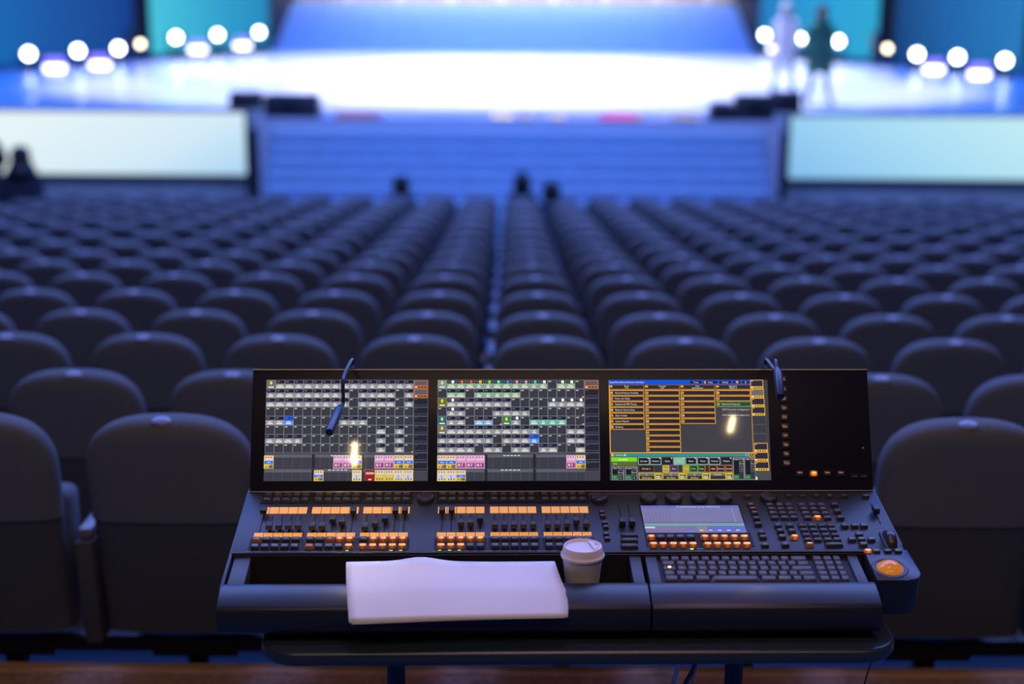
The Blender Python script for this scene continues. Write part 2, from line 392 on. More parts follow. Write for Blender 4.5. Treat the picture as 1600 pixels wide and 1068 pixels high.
# ------------------------------------------------------------------ auditorium seats
def back_rings(zs, A0, A1, dback, cap=False, bottom_cap=True):
    n = 28; rings = []
    for z in zs:
        t = (z-.30)/.70
        a = A0+(A1-A0)*t; d = .085+.045*t; yr = .17*(1-z)
        ins = 0
        if cap:
            if z > .80:
                q = min(1, (z-.80)/.2); a *= max(.02, (1-q**2.9)**(1/2.9))
            if z > .935: ins = .058*(1-math.sqrt(max(0, 1-((z-.935)/.065)**2)))
        d2 = max(.012, d-1.7*ins); yc = yr+dback+d/2+ins*.15
        ring = []
        for i in range(n):
            c, s_ = math.cos(2*math.pi*i/n), math.sin(2*math.pi*i/n); e = .55
            ring.append((a*math.copysign(abs(c)**e, c), yc+d2/2*math.copysign(abs(s_)**.75, s_), z))
        rings.append(ring)
    vs = [p for r in rings for p in r]; fs = []
    for k in range(len(rings)-1):
        for i in range(n): fs.append((k*n+i, k*n+(i+1) % n, (k+1)*n+(i+1) % n, (k+1)*n+i))
    fs.append(tuple(reversed(range(n)))); fs.append(tuple((len(rings)-1)*n+i for i in range(n)))
    return MB().add(vs, fs)
zp = [.686, .69, .70, .74, .78, .80, .83, .86, .89, .915, .935, .95, .965, .977, .987, .994, .9985, 1.0]
me_pad = back_rings(zp, .230, .242, 0, cap=True).mesh('backrest_pad', M_fabric, smooth=True, angle=60)
me_shell = back_rings([.318, .322, .33, .45, .6, .672, .680, .684], .226, .240, .006).mesh('backrest_shell', M_shell, smooth=True, angle=60)
me_cush = MB().box(-.215, .215, 0, .12, 0, .44).mesh('seat_cushion', M_fabric, bevel=.035, seg=3)
me_armp = MB().box(-.022, .022, 0, .30, 0, .035).mesh('armrest', M_arm, bevel=.012, seg=2)
me_side = MB().prism([(-.02, .335), (.02, 0), (.22, 0), (.28, .335)], -.026, .026).mesh('side_panel', M_shell, bevel=.008)
me_leg = MB().box(-.028, .028, -.03, .03, 0, .185).mesh('leg', M_beam, bevel=.004)
me_foot = MB().box(-.05, .05, -.12, .12, 0, .012).mesh('foot_plate', M_beam, bevel=.003)
mb = MB().box(-.2795, .2795, -.03, .03, .185, .235); mb.box(-.13, .13, -.045, -.03, .175, .24)
me_bm = mb.mesh('beam', M_beam, bevel=.004)
mb = MB().lathe([(0, .0028), (.0225, .0028), (.0265, .0015), (.028, 0)], 20, sx=1, sy=.62); mb.lathe([(.006, .0035), (.010, .0042), (.014, .0035)], 16, sx=1, sy=.62)
me_num = mb.mesh('number_plate', M_plate, smooth=True)
OCC = {}                        # occupied seats in the front row: column -> person x
front_heads = [(626, 274, 16), (816, 270, 16), (862, 284, 15)]
for x, y, ri in front_heads:
    X = atY(x, y, ROWY[ri]+.2).x; OCC[(ri, round((X-GX(ri))/PITCH-.5))] = X
SEATX = lambda k, i=16: GX(i)+(k+.5)*PITCH
nseat = 0
for i in range(NROW):
    for k in range(-16, 16):
        p = Vector((SEATX(k, i), ROWY[i], ROWZ[i]+.97)); d = p-CAM; zc = d.dot(FWD); px = 800+FPX*d.dot(RGT)/zc; pw = FPX*PITCH/zc
        if px < -1.0*pw or px > 1600+1.0*pw: continue
        if i >= NROW-2 and (px < 70 or px > 1575-(NROW-1-i)*10): continue
        side = 'right' if k >= 0 else 'left'; num = k+1 if k >= 0 else -k
        r = empty('auditorium_seat', T(SEATX(k, i), ROWY[i], ROWZ[i]), 'grey auditorium seat, %s row from console, %s seat %s of centre gap' % (ORD[i+1], ORD[num], side), 'seat', 'rows of grey auditorium seats')
        jz = random.uniform(-.012, .012)
        mk('backrest_pad', me_pad, r, RX(jz)); mk('backrest_shell', me_shell, r, RX(jz))
        occ = (i, k) in OCC
        mk('seat_cushion', me_cush, r, (T(0, .62, .36) @ RX(math.pi/2)) if occ else T(0, .235, .27))
        a = mk('armrest', me_armp, r, T(-PITCH/2+.016, .10, .615))
        mk('side_panel', me_side, r, T(-PITCH/2+.016, .10, .28))
        mk('number_plate', me_num, r, RX(jz) @ T(random.uniform(-.01, .01), .034, .9945) @ RX(.5))
        mk('beam', me_bm, r, T(0, .30, 0)); l = mk('leg', me_leg, r, T(0, .30, 0)); mk('foot_plate', me_foot, l)
        nseat += 1
print('seats', nseat)

# ------------------------------------------------------------------ people
def skin(name, pts, edges, material, rootv=0, sub=2):
    """pts: list of (pos, (rx, ry))"""
    me = bpy.data.meshes.new(name); me.from_pydata([p for p, _ in pts], edges, [])
    o = bpy.data.objects.new(name, me); COL.objects.link(o)
    sm = o.modifiers.new('s', 'SKIN'); sm.use_smooth_shade = True
    for v, (_, rad) in zip(me.skin_vertices[0].data if me.skin_vertices else [], pts): v.radius = rad
    if not me.skin_vertices:
        bpy.context.view_layer.update()
    for i, (_, rad) in enumerate(pts):
        me.skin_vertices[0].data[i].radius = rad; me.skin_vertices[0].data[i].use_root = (i == rootv)
    ss = o.modifiers.new('u', 'SUBSURF'); ss.levels = sub; ss.render_levels = sub
    dg = bpy.context.evaluated_depsgraph_get()
    out = bpy.data.meshes.new_from_object(o.evaluated_get(dg)); bpy.data.objects.remove(o)
    out.materials.clear(); out.materials.append(material)
    for p in out.polygons: p.use_smooth = True
    out.name = name
    return out
M_skin = mat('skin', (.45, .28, .21), .5, noise=(20, .08))
M_hairb = mat('hair_dark', (.012, .010, .012), .5, noise=(40, .4))
M_hairw = mat('hair_pale', (.62, .58, .60), .55, noise=(40, .25))
M_coat = mat('dark_coat', (.02, .022, .035), .85, noise=(30, .3))
M_white = mat('white_cloth', (.62, .62, .70), .7, noise=(20, .1))
M_green = mat('green_cloth', (.05, .22, .14), .7, noise=(20, .2))
M_legd = mat('dark_tights', (.015, .04, .045), .6, noise=(30, .2))

def head_mesh(M_):
    """ovoid head with nose, brow, chin and ears; face looks along -Y, crown up, height .225"""
    bm = bmesh.new(); bmesh.ops.create_uvsphere(bm, u_segments=24, v_segments=16, radius=1)
    for v in bm.verts:
        x, y, z = v.co
        w = 1-.22*max(0, -z)**1.5
        v.co = Vector((x*.078*w, y*.098*(1-.12*max(0, -z)), z*.115))
        if y < -.5 and abs(x) < .35:
            v.co.y -= .022*math.exp(-((z+.12)/.18)**2)*math.exp(-(x/.16)**2)      # nose
            v.co.y += .010*math.exp(-((z-.08)/.10)**2)*math.exp(-((abs(x)-.28)/.12)**2)   # eye sockets
            v.co.y -= .008*math.exp(-((z+.45)/.08)**2)*math.exp(-(x/.2)**2)       # lips
        if abs(x) > .9 and abs(z) < .3: v.co.x *= 1.12                           # ears
    for f in bm.faces: f.smooth = True
    me = bpy.data.meshes.new('head'); bm.to_mesh(me); bm.free(); me.materials.append(M_)
    return me
me_headp = head_mesh(M_skin)
M_eye = mat('eye', (.02, .015, .015), .2)
def hair_mesh(material, length, puff=1.0, hood=False):
    """cap of hair with a fall of the given length behind the head (head frame)"""
    prof = []; n = 20; vs = []; fs = []
    levels = [(1.0, .03), (.985, .22), (.94, .40), (.85, .58), (.70, .75), (.45, .92), (.1, 1.02), (-.35, 1.03)]
    for z, r in levels: prof.append((z*.128, r))
    L = int(length/.06)
    for k in range(1, L+1): prof.append((-.045-k*.06, 1.0+.06*k*k if hood else 1.02-.02*k))
    for z, r in prof:
        for i in range(n):
            a = 2*math.pi*i/n; x = math.cos(a); y = math.sin(a)
            rad = r*puff
            yy = y*.112*rad
            if z < .05 and y < -.2 and not hood: yy = max(yy, -.015)               # leave the face open
            vs.append((x*.092*rad, yy+.012, z))
    for k in range(len(prof)-1):
        for i in range(n): fs.append((k*n+i, k*n+(i+1) % n, (k+1)*n+(i+1) % n, (k+1)*n+i))
    fs.append(tuple(range(n)))
    return MB().add(vs, fs).mesh('hair', material, smooth=True, angle=80)
def cloth(levels, material, n=20):
    """lofted garment: levels of (z, cx, cy, rx, ry)"""
    vs = []; fs = []
    for z, cx, cy, rx, ry in levels:
        vs += [(cx+rx*math.cos(2*math.pi*i/n), cy+ry*math.sin(2*math.pi*i/n), z) for i in range(n)]
    for k in range(len(levels)-1):
        for i in range(n): fs.append((k*n+i, k*n+(i+1) % n, (k+1)*n+(i+1) % n, (k+1)*n+i))
    return MB().add(vs, fs).mesh('garment', material, smooth=True, angle=80)

def body_standing(material, h, stride=.22, arms=None, spread=.10):
    k = h/1.70
    J = [((0, 0, .95), (.13, .10)), ((0, 0, 1.12), (.115, .085)), ((0, 0, 1.32), (.13, .095)), ((0, .005, 1.43), (.09, .07)), ((0, 0, 1.50), (.047, .047)), ((0, -.015, 1.57), (.044, .044))]
    E = [(0, 1), (1, 2), (2, 3), (3, 4), (4, 5)]
    for s in (-1, 1):
        i = len(J); y = s*stride
        J += [((s*.085, 0, .88), (.085, .09)), ((s*(.085+spread*.4), y*.45-.02, .49), (.055, .06)), ((s*(.085+spread), y, .10), (.036, .04)), ((s*(.09+spread), y-.02, .045), (.036, .035)), ((s*(.10+spread), y-.16, .03), (.034, .025))]
        E += [(0, i), (i, i+1), (i+1, i+2), (i+2, i+3), (i+3, i+4)]
    arms = arms or [((-.24, .02, 1.12), (-.26, -.06, .88)), ((.24, -.02, 1.12), (.25, .06, .88))]
    for s, (el, wr) in zip((-1, 1), arms):
        i = len(J); d = (Vector(wr)-Vector(el)).normalized()
        J += [((s*.165, 0, 1.40), (.055, .055)), (el, (.040, .040)), (wr, (.027, .027)), (tuple(Vector(wr)+d*.07), (.034, .018))]
        E += [(3, i), (i, i+1), (i+1, i+2), (i+2, i+3)]
        palm = i+3; side = d.cross(Vector((0, 1, 0))).normalized() if abs(d.y) < .9 else Vector((1, 0, 0))
        for f in range(4):
            b0 = Vector(wr)+d*.10+side*(f-1.5)*.016; j = len(J)
            J += [(tuple(b0), (.009, .009)), (tuple(b0+d*(.045+.008*(1.5-abs(f-1.5)))+Vector((0, -.008, 0))), (.007, .007))]
            E += [(palm, j), (j, j+1)]
        j = len(J); J += [(tuple(Vector(wr)+d*.05+side*.04), (.010, .010)), (tuple(Vector(wr)+d*.09+side*.052), (.008, .008))]; E += [(palm, j), (j, j+1)]
    J = [(tuple(Vector(p)*k), (r[0]*k, r[1]*k)) for p, r in J]
    return skin('body', J, E, material), k
def add_head(r, pos, hair, yaw=0, tilt=0):
    hd = mk('head', me_headp, r, T(*pos) @ RZ(yaw) @ RX(tilt))
    mk('hair', hair, hd)
    for s in (-1, 1): MB().lathe([(0, .012), (.007, .009), (.011, 0)], 10).obj('eye', M_eye, hd, T(s*.030, -.084, .012) @ RX(math.pi/2), smooth=True)
    return hd
def sleeve(r, s_, el, wr, z, k, rad, material):
    """rounded sleeve from inside the shoulder over the elbow to the wrist"""
    p = [(Vector((s_*.07, 0, z)), .03), (Vector((s_*.12, 0, z+.005)), rad), (Vector((s_*.185, 0, z-.035)), rad*1.08), (Vector(el), rad*.86), (Vector(wr), rad*.66)]
    for _ in range(2):
        p = [p[0]]+[(a[0].lerp(b_[0], t), a[1]*(1-t)+b_[1]*t) for a, b_ in zip(p, p[1:]) for t in (.25, .75)]+[p[-1]]
    MB().tube([q*k for q, _ in p], [w*k for _, w in p], 14).obj('sleeve', material, r, smooth=True, angle=70)
# two people walking on the stage
p = atZ(1222, 151, STZ)
r = empty('person', T(p.x, p.y, STZ) @ RZ(2.4), 'person in pale loose clothes with light hair walking on stage', 'person')
me, k = body_standing(M_legd, 1.72, .20, [((-.27, .05, 1.15), (-.24, -.10, .95)), ((.27, -.06, 1.15), (.24, -.18, 1.0))], .03)
mk('body', me, r)
mk('coat', cloth([(1.50, 0, 0, .06, .06), (1.455, 0, 0, .155, .09), (1.38, 0, 0, .205, .12), (1.15, 0, 0, .18, .135), (.95, 0, 0, .20, .16), (.62, 0, .0, .25, .20)], M_white), r)
for s, (e, w) in zip((-1, 1), [((-.27, .05, 1.15), (-.24, -.10, .95)), ((.27, -.06, 1.15), (.24, -.18, 1.0))]):
    sleeve(r, s, e, w, 1.405, 1.0, .068, M_white)
add_head(r, (0, -.02, 1.64), hair_mesh(M_hairw, .12, 1.12))
p = atZ(1277, 164, STZ)
r = empty('person', T(p.x, p.y, STZ) @ RZ(.25), 'person in green knee-length dress with long dark hair striding on stage', 'person')
me, k = body_standing(M_legd, 1.66, .10, None, .20)
mk('body', me, r)
mk('dress', cloth([(1.46, 0, 0, .06, .06), (1.42, 0, 0, .15, .09), (1.34, 0, 0, .19, .115), (1.10, 0, 0, .15, .115), (.92, 0, 0, .19, .15), (.70, 0, .0, .24, .20), (.56, 0, .0, .27, .23)], M_green), r)
for s, (e, w) in zip((-1, 1), [((-.235, .02, 1.09), (-.25, -.05, .90)), ((.235, -.02, 1.09), (.245, .05, .90))]):
    sleeve(r, s, e, w, 1.365, 1.0, .060, M_green)
add_head(r, (0, -.02, 1.60), hair_mesh(M_hairb, .42, 1.08))
# dark silhouettes standing by the front row at the far left
for x, y, lb, arms, wide, D in ((31, 231, 'dark hooded person standing at left in front of the pale LED screen', None, 1.0, 20.6), (-31, 188, 'dark person at left picture edge with one elbow raised', [((-.30, .02, 1.15), (-.2, -.14, 1.05)), ((.42, .03, 1.20), (.2, -.12, 1.0))], .9, 21.6)):
    t = atY(x, y, D); h = (t.z-FLZ)
    r = empty('person', T(t.x, D, FLZ) @ RZ(3.3), lb, 'person')
    me, k = body_standing(M_coat, h*.985, .05, arms, .04); mk('body', me, r)
    c = [(1.50, 0, 0, .07, .07), (1.46, 0, 0, .14, .10), (1.42, 0, 0, .20, .12), (1.34, 0, 0, .25, .15), (1.12, 0, 0, .33, .2), (.9, 0, 0, .38, .24), (.6, 0, 0, .40, .26), (.25, 0, 0, .40, .27)]
    mk('coat', cloth([(z*k, 0, 0, a*k*wide*(.75 if arms else 1), b_*k*wide) for z, _, _, a, b_ in c], M_coat), r)
    if arms:
        for s, (e, w) in zip((-1, 1), arms): sleeve(r, s, e, w, 1.40, k, .074, M_coat)
    add_head(r, (0, -.01, 1.62*k), hair_mesh(M_hairb, .18, 1.5, hood=True))
# people sitting in the front row
for j, (x, y, ri) in enumerate(front_heads):
    D = ROWY[ri]+.24; t = atY(x, y, D)
    hz = t.z-ROWZ[ri]-.118
    r = empty('person', T(t.x, D, ROWZ[ri]), ['dark-haired person sitting alone in the front row left of centre', 'dark-haired person sitting in the front row at the middle of steps', 'dark-clothed person in second row right behind the middle sitter'][j], 'person')
    hs = hz-.13
    J = [((0, .06, .56), (.13, .12)), ((0, .06, .75), (.12, .10)), ((0, .05, hs-.17), (.13, .10)), ((0, .04, hs-.05), (.085, .07)), ((0, .05, hs+.03), (.047, .047)), ((0, .06, hs+.08), (.045, .045))]
    E = [(0, 1), (1, 2), (2, 3), (3, 4), (4, 5)]
    for s in (-1, 1):
        i = len(J)
        J += [((s*.09, .14, .545), (.085, .08)), ((s*.11, .52, .53), (.06, .06)), ((s*.11, .54, .10), (.04, .04)), ((s*.11, .56, .045), (.036, .035)), ((s*.12, .70, .035), (.034, .026))]
        E += [(0, i), (i, i+1), (i+1, i+2), (i+2, i+3), (i+3, i+4)]
        i = len(J)
        J += [((s*.16, .05, hs-.08), (.055, .055)), ((s*.20, .12, .78), (.04, .04)), ((s*.12, .34, .66), (.028, .028)), ((s*.09, .42, .65), (.032, .02))]
        E += [(3, i), (i, i+1), (i+1, i+2), (i+2, i+3)]
        for f in range(4):
            J += [((s*.09+(f-1.5)*.016, .46, .65), (.009, .009)), ((s*.09+(f-1.5)*.016, .505, .64), (.007, .007))]; E += [(i+3, len(J)-2), (len(J)-2, len(J)-1)]
        J += [((s*.05, .42, .655), (.010, .010)), ((s*.045, .46, .655), (.008, .008))]; E += [(i+3, len(J)-2), (len(J)-2, len(J)-1)]
    mk('body', skin('body', J, E, M_coat), r)
    add_head(r, (0, .07, hz), hair_mesh(M_hairb, (.12, .2, .08)[j], 1.3), math.pi)
# ------------------------------------------------------------------ lighting console
PSI = math.radians(1.5); BASEW = -.155
O = atY(880, 768, 2.80)
CONS = T(O.x, O.y, O.z+BASEW) @ RZ(PSI)
console = empty('lighting_console', CONS, 'black lighting desk with three lit screens, faders, keyboard and trackball', 'console')
B = T(0, 0, -BASEW)                                     # hinge-line frame inside the console
AL = math.radians(10.15)
DESK = B @ RX(AL)                                       # X right, Y away up the slope, Z normal
PA = math.radians(65.5)
PANEL = B @ RX(PA)                                      # X right, Y up the panel, Z towards the operator
def on(frame, px, py, n=0):
    """pixel -> (x, y) in a console frame, at height n above its plane"""
    Wm = CONS @ frame; nrm = Wm.to_3x3() @ Vector((0, 0, 1)); o = Wm @ Vector((0, 0, n)); d = ray(px, py)
    s = (o-CAM).dot(nrm)/d.dot(nrm); q = Wm.inverted() @ (CAM+d*s)
    return q.x, q.y
def lev(px, py, w):
    x, y = on(B @ T(0, 0, w), px, py); return x, y
M_desk = mat('desk_metal', (.030, .034, .05), .45, noise=(300, .08), spec=.45)
M_rail = mat('desk_rail', (.035, .038, .052), .45)
M_rest = mat('armrest_black', (.022, .025, .038), .36, bump=(500, .08, .001), spec=.5)
M_panel = mat('monitor_gloss', (.012, .012, .024), .3, spec=.22)
M_edge = mat('trim_silver', (.45, .42, .46), .3, metal=.9)
M_key = mat('key_dark', (.045, .045, .055), .38)
M_keyk = mat('keyboard_key', (.075, .075, .09), .45)
def glow_key(name, strength):
    m = mat(name, (.05, .035, .035), .45, emit=(1, .23, .025), strength=1); nt = m.node_tree; b = nt.nodes['Principled BSDF']
    tc = nt.nodes.new('ShaderNodeTexCoord'); mp = nt.nodes.new('ShaderNodeMapping'); mp.inputs['Scale'].default_value = (1, 1.25, .3); ln = nt.nodes.new('ShaderNodeVectorMath'); ln.operation = 'LENGTH'
    mr = nt.nodes.new('ShaderNodeMapRange'); mr.interpolation_type = 'SMOOTHSTEP'
    for i, v in enumerate((.001, .0095, strength, strength*.06)): mr.inputs[i+1].default_value = v
    nt.links.new(tc.outputs['Object'], mp.inputs[0]); nt.links.new(mp.outputs[0], ln.inputs[0]); nt.links.new(ln.outputs['Value'], mr.inputs[0]); nt.links.new(mr.outputs[0], b.inputs['Emission Strength'])
    return m
M_keylit = glow_key('key_backlit', 1.5)
M_keydim = mat('key_dim', (.12, .06, .04), .5, emit=(1, .25, .05), strength=.06)
M_num = mat('numeral_lit', (.3, .2, .1), .5, emit=(1, .58, .17), strength=2.0)
M_numdim = mat('numeral_grey', (.35, .33, .38), .5)
M_numor = mat('numeral_orange', (.3, .1, .05), .5, emit=(1, .30, .10), strength=.5)
M_strip = mat('label_amber', (.3, .15, .04), .5, emit=(1, .42, .12), strength=.72)
M_strip2 = mat('label_amber_deep', (.3, .15, .02), .5, emit=(1, .38, .04), strength=.70)
M_green = mat('led_green', (.05, .2, .02), .4, emit=(.3, 1, .08), strength=2.2)
M_cap = mat('fader_cap', (.035, .035, .042), .45)
M_slot = mat('slot_black', (.004, .004, .005), .7)
M_knob = mat('encoder_knob', (.05, .05, .06), .3, metal=.3)
M_tick = mat('scale_tick', (.30, .22, .22), .6)
Uw = .652
# chassis: one profile along the width; side plates; tray
MB().prism([(.07, -.004), (0, -.003), (-.2255, -.0434), (-.229, -.046), (-.229, -.104), (-.336, -.104), (-.336, -.1395), (.07, -.155)], -Uw+.004, .560).prism([(.07, -.004), (0, -.003), (-.2255, -.0434), (-.229, -.046), (-.229, -.1395), (.07, -.155)], .5605, Uw-.004).obj('chassis', M_black, console, B)
mb = MB().box(-Uw, Uw, -.2325, .0, -.004, 0)
mb.obj('desk_plate', M_desk, console, DESK, bevel=.0015)
for s in (-1, 1):
    if s < 0: pr = [(.07, -.001), (0, -.001), (-.229, -.0422), (-.348, -.0640), (-.348, -.1385), (.07, -.154)]
    else: pr = [(.07, -.001), (0, -.001), (-.205, -.038), (-.205, -.1385), (.07, -.154)]
    MB().prism(pr, s*Uw-.003, s*Uw+.003).obj('side_plate', M_desk, console, B, bevel=.0012)
xs = lev(1016, 930, -.072)[0]
rest = [(-.330, -.0600), (-.345, -.0618), (-.366, -.0690), (-.386, -.0785), (-.3915, -.0820), (-.3945, -.0875), (-.3945, -.1100), (-.391, -.1260), (-.384, -.1350), (-.372, -.1388), (-.336, -.1390), (-.330, -.1390)]
me = MB().prism(rest, -Uw-.002, xs-.0012).mesh('armrest', M_rest, bevel=.0025, angle=60); mk('armrest', me, console, B)
me = MB().prism(rest, xs+.0012, .566).mesh('armrest', M_rest, bevel=.0025, angle=60); mk('armrest', me, console, B)
# tray: rails and dark dividers between desk plate and armrest
def rail(xa, xb, w=-.064, name='tray_rail'):
    a, c = on(DESK, xa, 886, -.007)[0], on(DESK, xb, 886, -.007)[0]
    MB().box(a, c, -.336, -.2335, -.045, -.007).obj(name, M_rail, console, DESK, bevel=.0015)
    return a, c
rail(362, 388); rail(986, 1004); _, kx0 = rail(1011, 1029); kx1, _ = rail(1331, 1347)
MB().box(-Uw+.004, kx0, -.330, -.2295, -.1038, -.102).obj('tray_mat', mat('tray_mat', (.006, .006, .008), .6), console, B)
# trackball module at the right front corner
u0, t0 = on(DESK, 1349, 864); u1, _ = on(DESK, 1414, 862); u2, t2 = on(DESK, 1443, 903); ua, ta = on(DESK, 1371, 907)
ul = ua; ur = max(u1, u2)
pf = ta
mb = MB(); N = 10
out = [(ul, t0+.012), (ul, pf), (ur-.030, pf)]
for i in range(N+1):
    a = -math.pi/2+i/N*math.pi/2; out.append((ur-.030+.030*math.cos(a), pf+.030+.030*math.sin(a)))
out.append((ur-.004, t0+.012))
n = len(out)
vs = [(x, y, .0015) for x, y in out]+[(x, y+.004 if y < t0 else y, -.078) for x, y in out]
mb.add(vs, [tuple(range(n)), tuple(range(2*n-1, n-1, -1))]+[(i, (i+1) % n, (i+1) % n+n, i+n) for i in range(n)])
tm = mb.obj('trackball_module', M_rest, console, DESK, bevel=.003)
bx, by = on(DESK, 1391, 884, .006)
MB().lathe([(.0270, .0016), (.0300, .0030), (.0330, .0030), (.0345, .0016)], 32).obj('ring', M_black, tm, T(bx, by, 0), smooth=True)
MB().lathe([(0, .0155), (.006, .0150), (.012, .0130), (.018, .0095), (.0225, .0050), (.0255, .0010)], 32).obj('ball', mat('trackball_amber', (.55, .2, .03), .15, emit=(1, .33, .04), strength=.30, noise=(90, .3)), tm, T(bx, by, 0), smooth=True)

# ---- keys
KM = {}
def key_mesh(w, d, h, m):
    q = (round(w, 4), round(d, 4), round(h, 4), m.name)
    if q not in KM:
        mb = MB(); tw, td = w*.86, d*.84
        mb.add([(-w/2, -d/2, 0), (w/2, -d/2, 0), (w/2, d/2, 0), (-w/2, d/2, 0), (-tw/2, -td/2, h), (tw/2, -td/2, h), (tw/2, td/2, h), (-tw/2, td/2, h)],
               [(0, 1, 5, 4), (1, 2, 6, 5), (2, 3, 7, 6), (3, 0, 4, 7), (4, 5, 6, 7)])
        KM[q] = mb.mesh('key', m, bevel=min(w, d)*.07, seg=1)
    return KM[q]
NM = {}
def numeral(txt, size, m, parent, M):
    q = (txt, m.name)
    if q not in NM:
        vs, fs, w = text_geo(txt); mb = MB(); mb.add([(x-w/2, y-.35, 0) for x, y, z in vs], fs); NM[q] = mb.mesh('numeral', m)
    return mk('numeral', NM[q], parent, M @ Matrix.Scale(size, 4))
def bars(m, w, parent, M):
    """short grey legend stroke where the print cannot be read"""
    q = ('bar', m.name, round(w, 4))
    if q not in NM: NM[q] = MB().box(-w/2, w/2, -.0007, .0007, 0, .0001).mesh('legend', m)
    return mk('legend', NM[q], parent, M)
def key(x, y, w, d, h=.006, m=None, frame=DESK, legend=None, num=None, parent=None, n0=.0):
    m = m or M_key
    k = mk('key', key_mesh(w, d, h, m), parent or console, frame @ T(x, y, n0))
    if num: numeral(num[0], num[1], num[2], k, T(0, 0, h+.0002))
    elif legend: bars(legend, w*.5, k, T(0, d*.12, h+.0001))
    return k
def kpx(px, py, wpx=13.0, d=.0095, h=.006, **kw):
    x, y = on(DESK, px, py, h); return key(x, y, wpx*.00130, d, h, **kw)

# ---- fader blocks: keys, amber strips, faders
ey = lambda py: on(DESK, 700, py)[1]
BL = [(-.6175, -.5225), (-.5135, -.4185), (-.4100, -.3150), (-.2590, -.1637), (-.1535, -.0585), (-.0485, .0473)]
qpos = [[0, .88, .88, .88, .88], [.90, .90, .52, .66, .02], [.95, .74, .48, .02, .02], [.0, .0, .72, .72, .48], [.85]*5, [.84, .84, .80, .62, .80]]
lit1 = {1: 'd', 8: 'd', 9: 'l', 10: 'l', 12: 'l', 13: 'l', 14: 'l', 15: 'l', 16: 'l', 17: 'l', 18: 'l', 19: 'l', 20: 'l'}
lit2 = {6: 'd', 10: 'l', 11: 'l', 12: 'l', 13: 'l', 14: 'l', 15: 'l', 16: 'l', 17: 'l', 18: 'l'}
green = {10, 14, 15, 16, 17, 18}
yt1, yt2 = ey(773.5), ey(781.5)
ys0, ys1 = ey(792), ey(801.5); yf0, yf1 = ey(803.5), ey(830); yb0, yb1 = ey(832), ey(838.2)
yk1, yk2, ygr = on(DESK, 700, 839.5, .007)[1], on(DESK, 700, 850.5, .007)[1], ey(860)
me_strip = MB().box(-.0088, .0088, ys1, ys0, 0, .0012).mesh('label_strip', M_strip)
me_strip2 = MB().box(-.0088, .0088, yb1, yb0, 0, .0012).mesh('label_strip', M_strip2)
me_slot = MB().box(-.0013, .0013, yf1, yf0, 0, .0004).mesh('fader_slot', M_slot)
mb = MB().prism([(-.0095, .006), (.0095, .006), (.0095, .0155), (.003, .0135), (-.003, .0135), (-.0095, .0155)], -.0062, .0062); mb.box(-.0012, .0012, -.004, .004, 0, .006)
me_cap = mb.mesh('fader_cap', M_cap, bevel=.0007, seg=1)
me_gl = MB().box(-.003, .003, -.0012, .0012, 0, .0012).mesh('status_led', M_green)
mb = MB()
for k in range(9): mb.box(-.0022, .0022, yf1+(yf0-yf1)*(k+.5)/9-.0004, yf1+(yf0-yf1)*(k+.5)/9+.0004, 0, .0003)
me_tick = mb.mesh('fader_scale', M_tick)
for bi, (a, c) in enumerate(BL):
    dx = (c-a)/5
    MB().box(a-.004, c+.004, yk2-.0125, yk1+.0085, 0, .0012).obj('key_bed', M_slot, console, DESK)
    MB().box(a-.004, c+.004, yt2-.0115, yt1+.007, 0, .0012).obj('key_bed', M_slot, console, DESK)
    MB().box(a-.006, c+.006, ygr-.0032, ygr-.0026, 0, .0012).obj('trim_line', M_edge, console, DESK)
    for j in range(5):
        x = a+(j+.5)*dx; num = bi*5+j+1
        for yy, nn in ((yt1, 300), (yt2, 200)): key(x, yy, dx*.88, .0115, .005, legend=M_numdim, n0=.001)
        mk('label_strip', me_strip, console, DESK @ T(x, 0, 0)); mk('label_strip', me_strip2, console, DESK @ T(x, 0, 0))
        mk('fader_slot', me_slot, console, DESK @ T(x, 0, 0)); mk('fader_scale', me_tick, console, DESK @ T(x-dx*.32, 0, 0))
        q = qpos[bi][j]
        mk('fader_cap', me_cap, console, DESK @ T(x, yf0+.006-(yf0-yf1+.002)*q-.004, 0))
        for yy, lit, off in ((yk1, lit1, 0), (yk2, lit2, 100)):
            st = lit.get(num)
            key(x, yy, dx*.86, .0135, .007, m=M_keylit if st == 'l' else M_keydim if st == 'd' else M_key, n0=.001,
                num=(str(num+off), .0088, M_num if st == 'l' else M_numor) if st else None, legend=M_numdim)
        if num in green: mk('status_led', me_gl, console, DESK @ T(x-.002, ygr, 0))
# ---- encoders
me_knob = MB().lathe([(0, .0108), (.0125, .0112), (.0155, .0106), (.0172, .0090), (.0178, .003), (.0172, .0), (0, 0)], 32).mesh('encoder', M_knob, smooth=True, angle=50)
me_dim = MB().lathe([(0, .0006), (.0028, .0008), (.0038, .0016), (.0046, .0006), (.0050, 0)], 16).mesh('finger_dimple', M_knob, smooth=True)
for i, (px, py) in enumerate([(664.5, 774), (936.5, 774), (1013.5, 774), (1053, 773.5), (1092.5, 773.5), (1131.5, 773), (1201.5, 773)]):
    x, y = on(DESK, px, py, .0108)
    y = min(y, -.0185)
    k = mk('encoder', me_knob, console, DESK @ T(x, y, 0)); a = [2.2, 4.0, 4.4, 2.3, 1.9, 2.6, 5.6][i]
    mk('finger_dimple', me_dim, k, T(.0095*math.cos(a), .0095*math.sin(a), .0108))
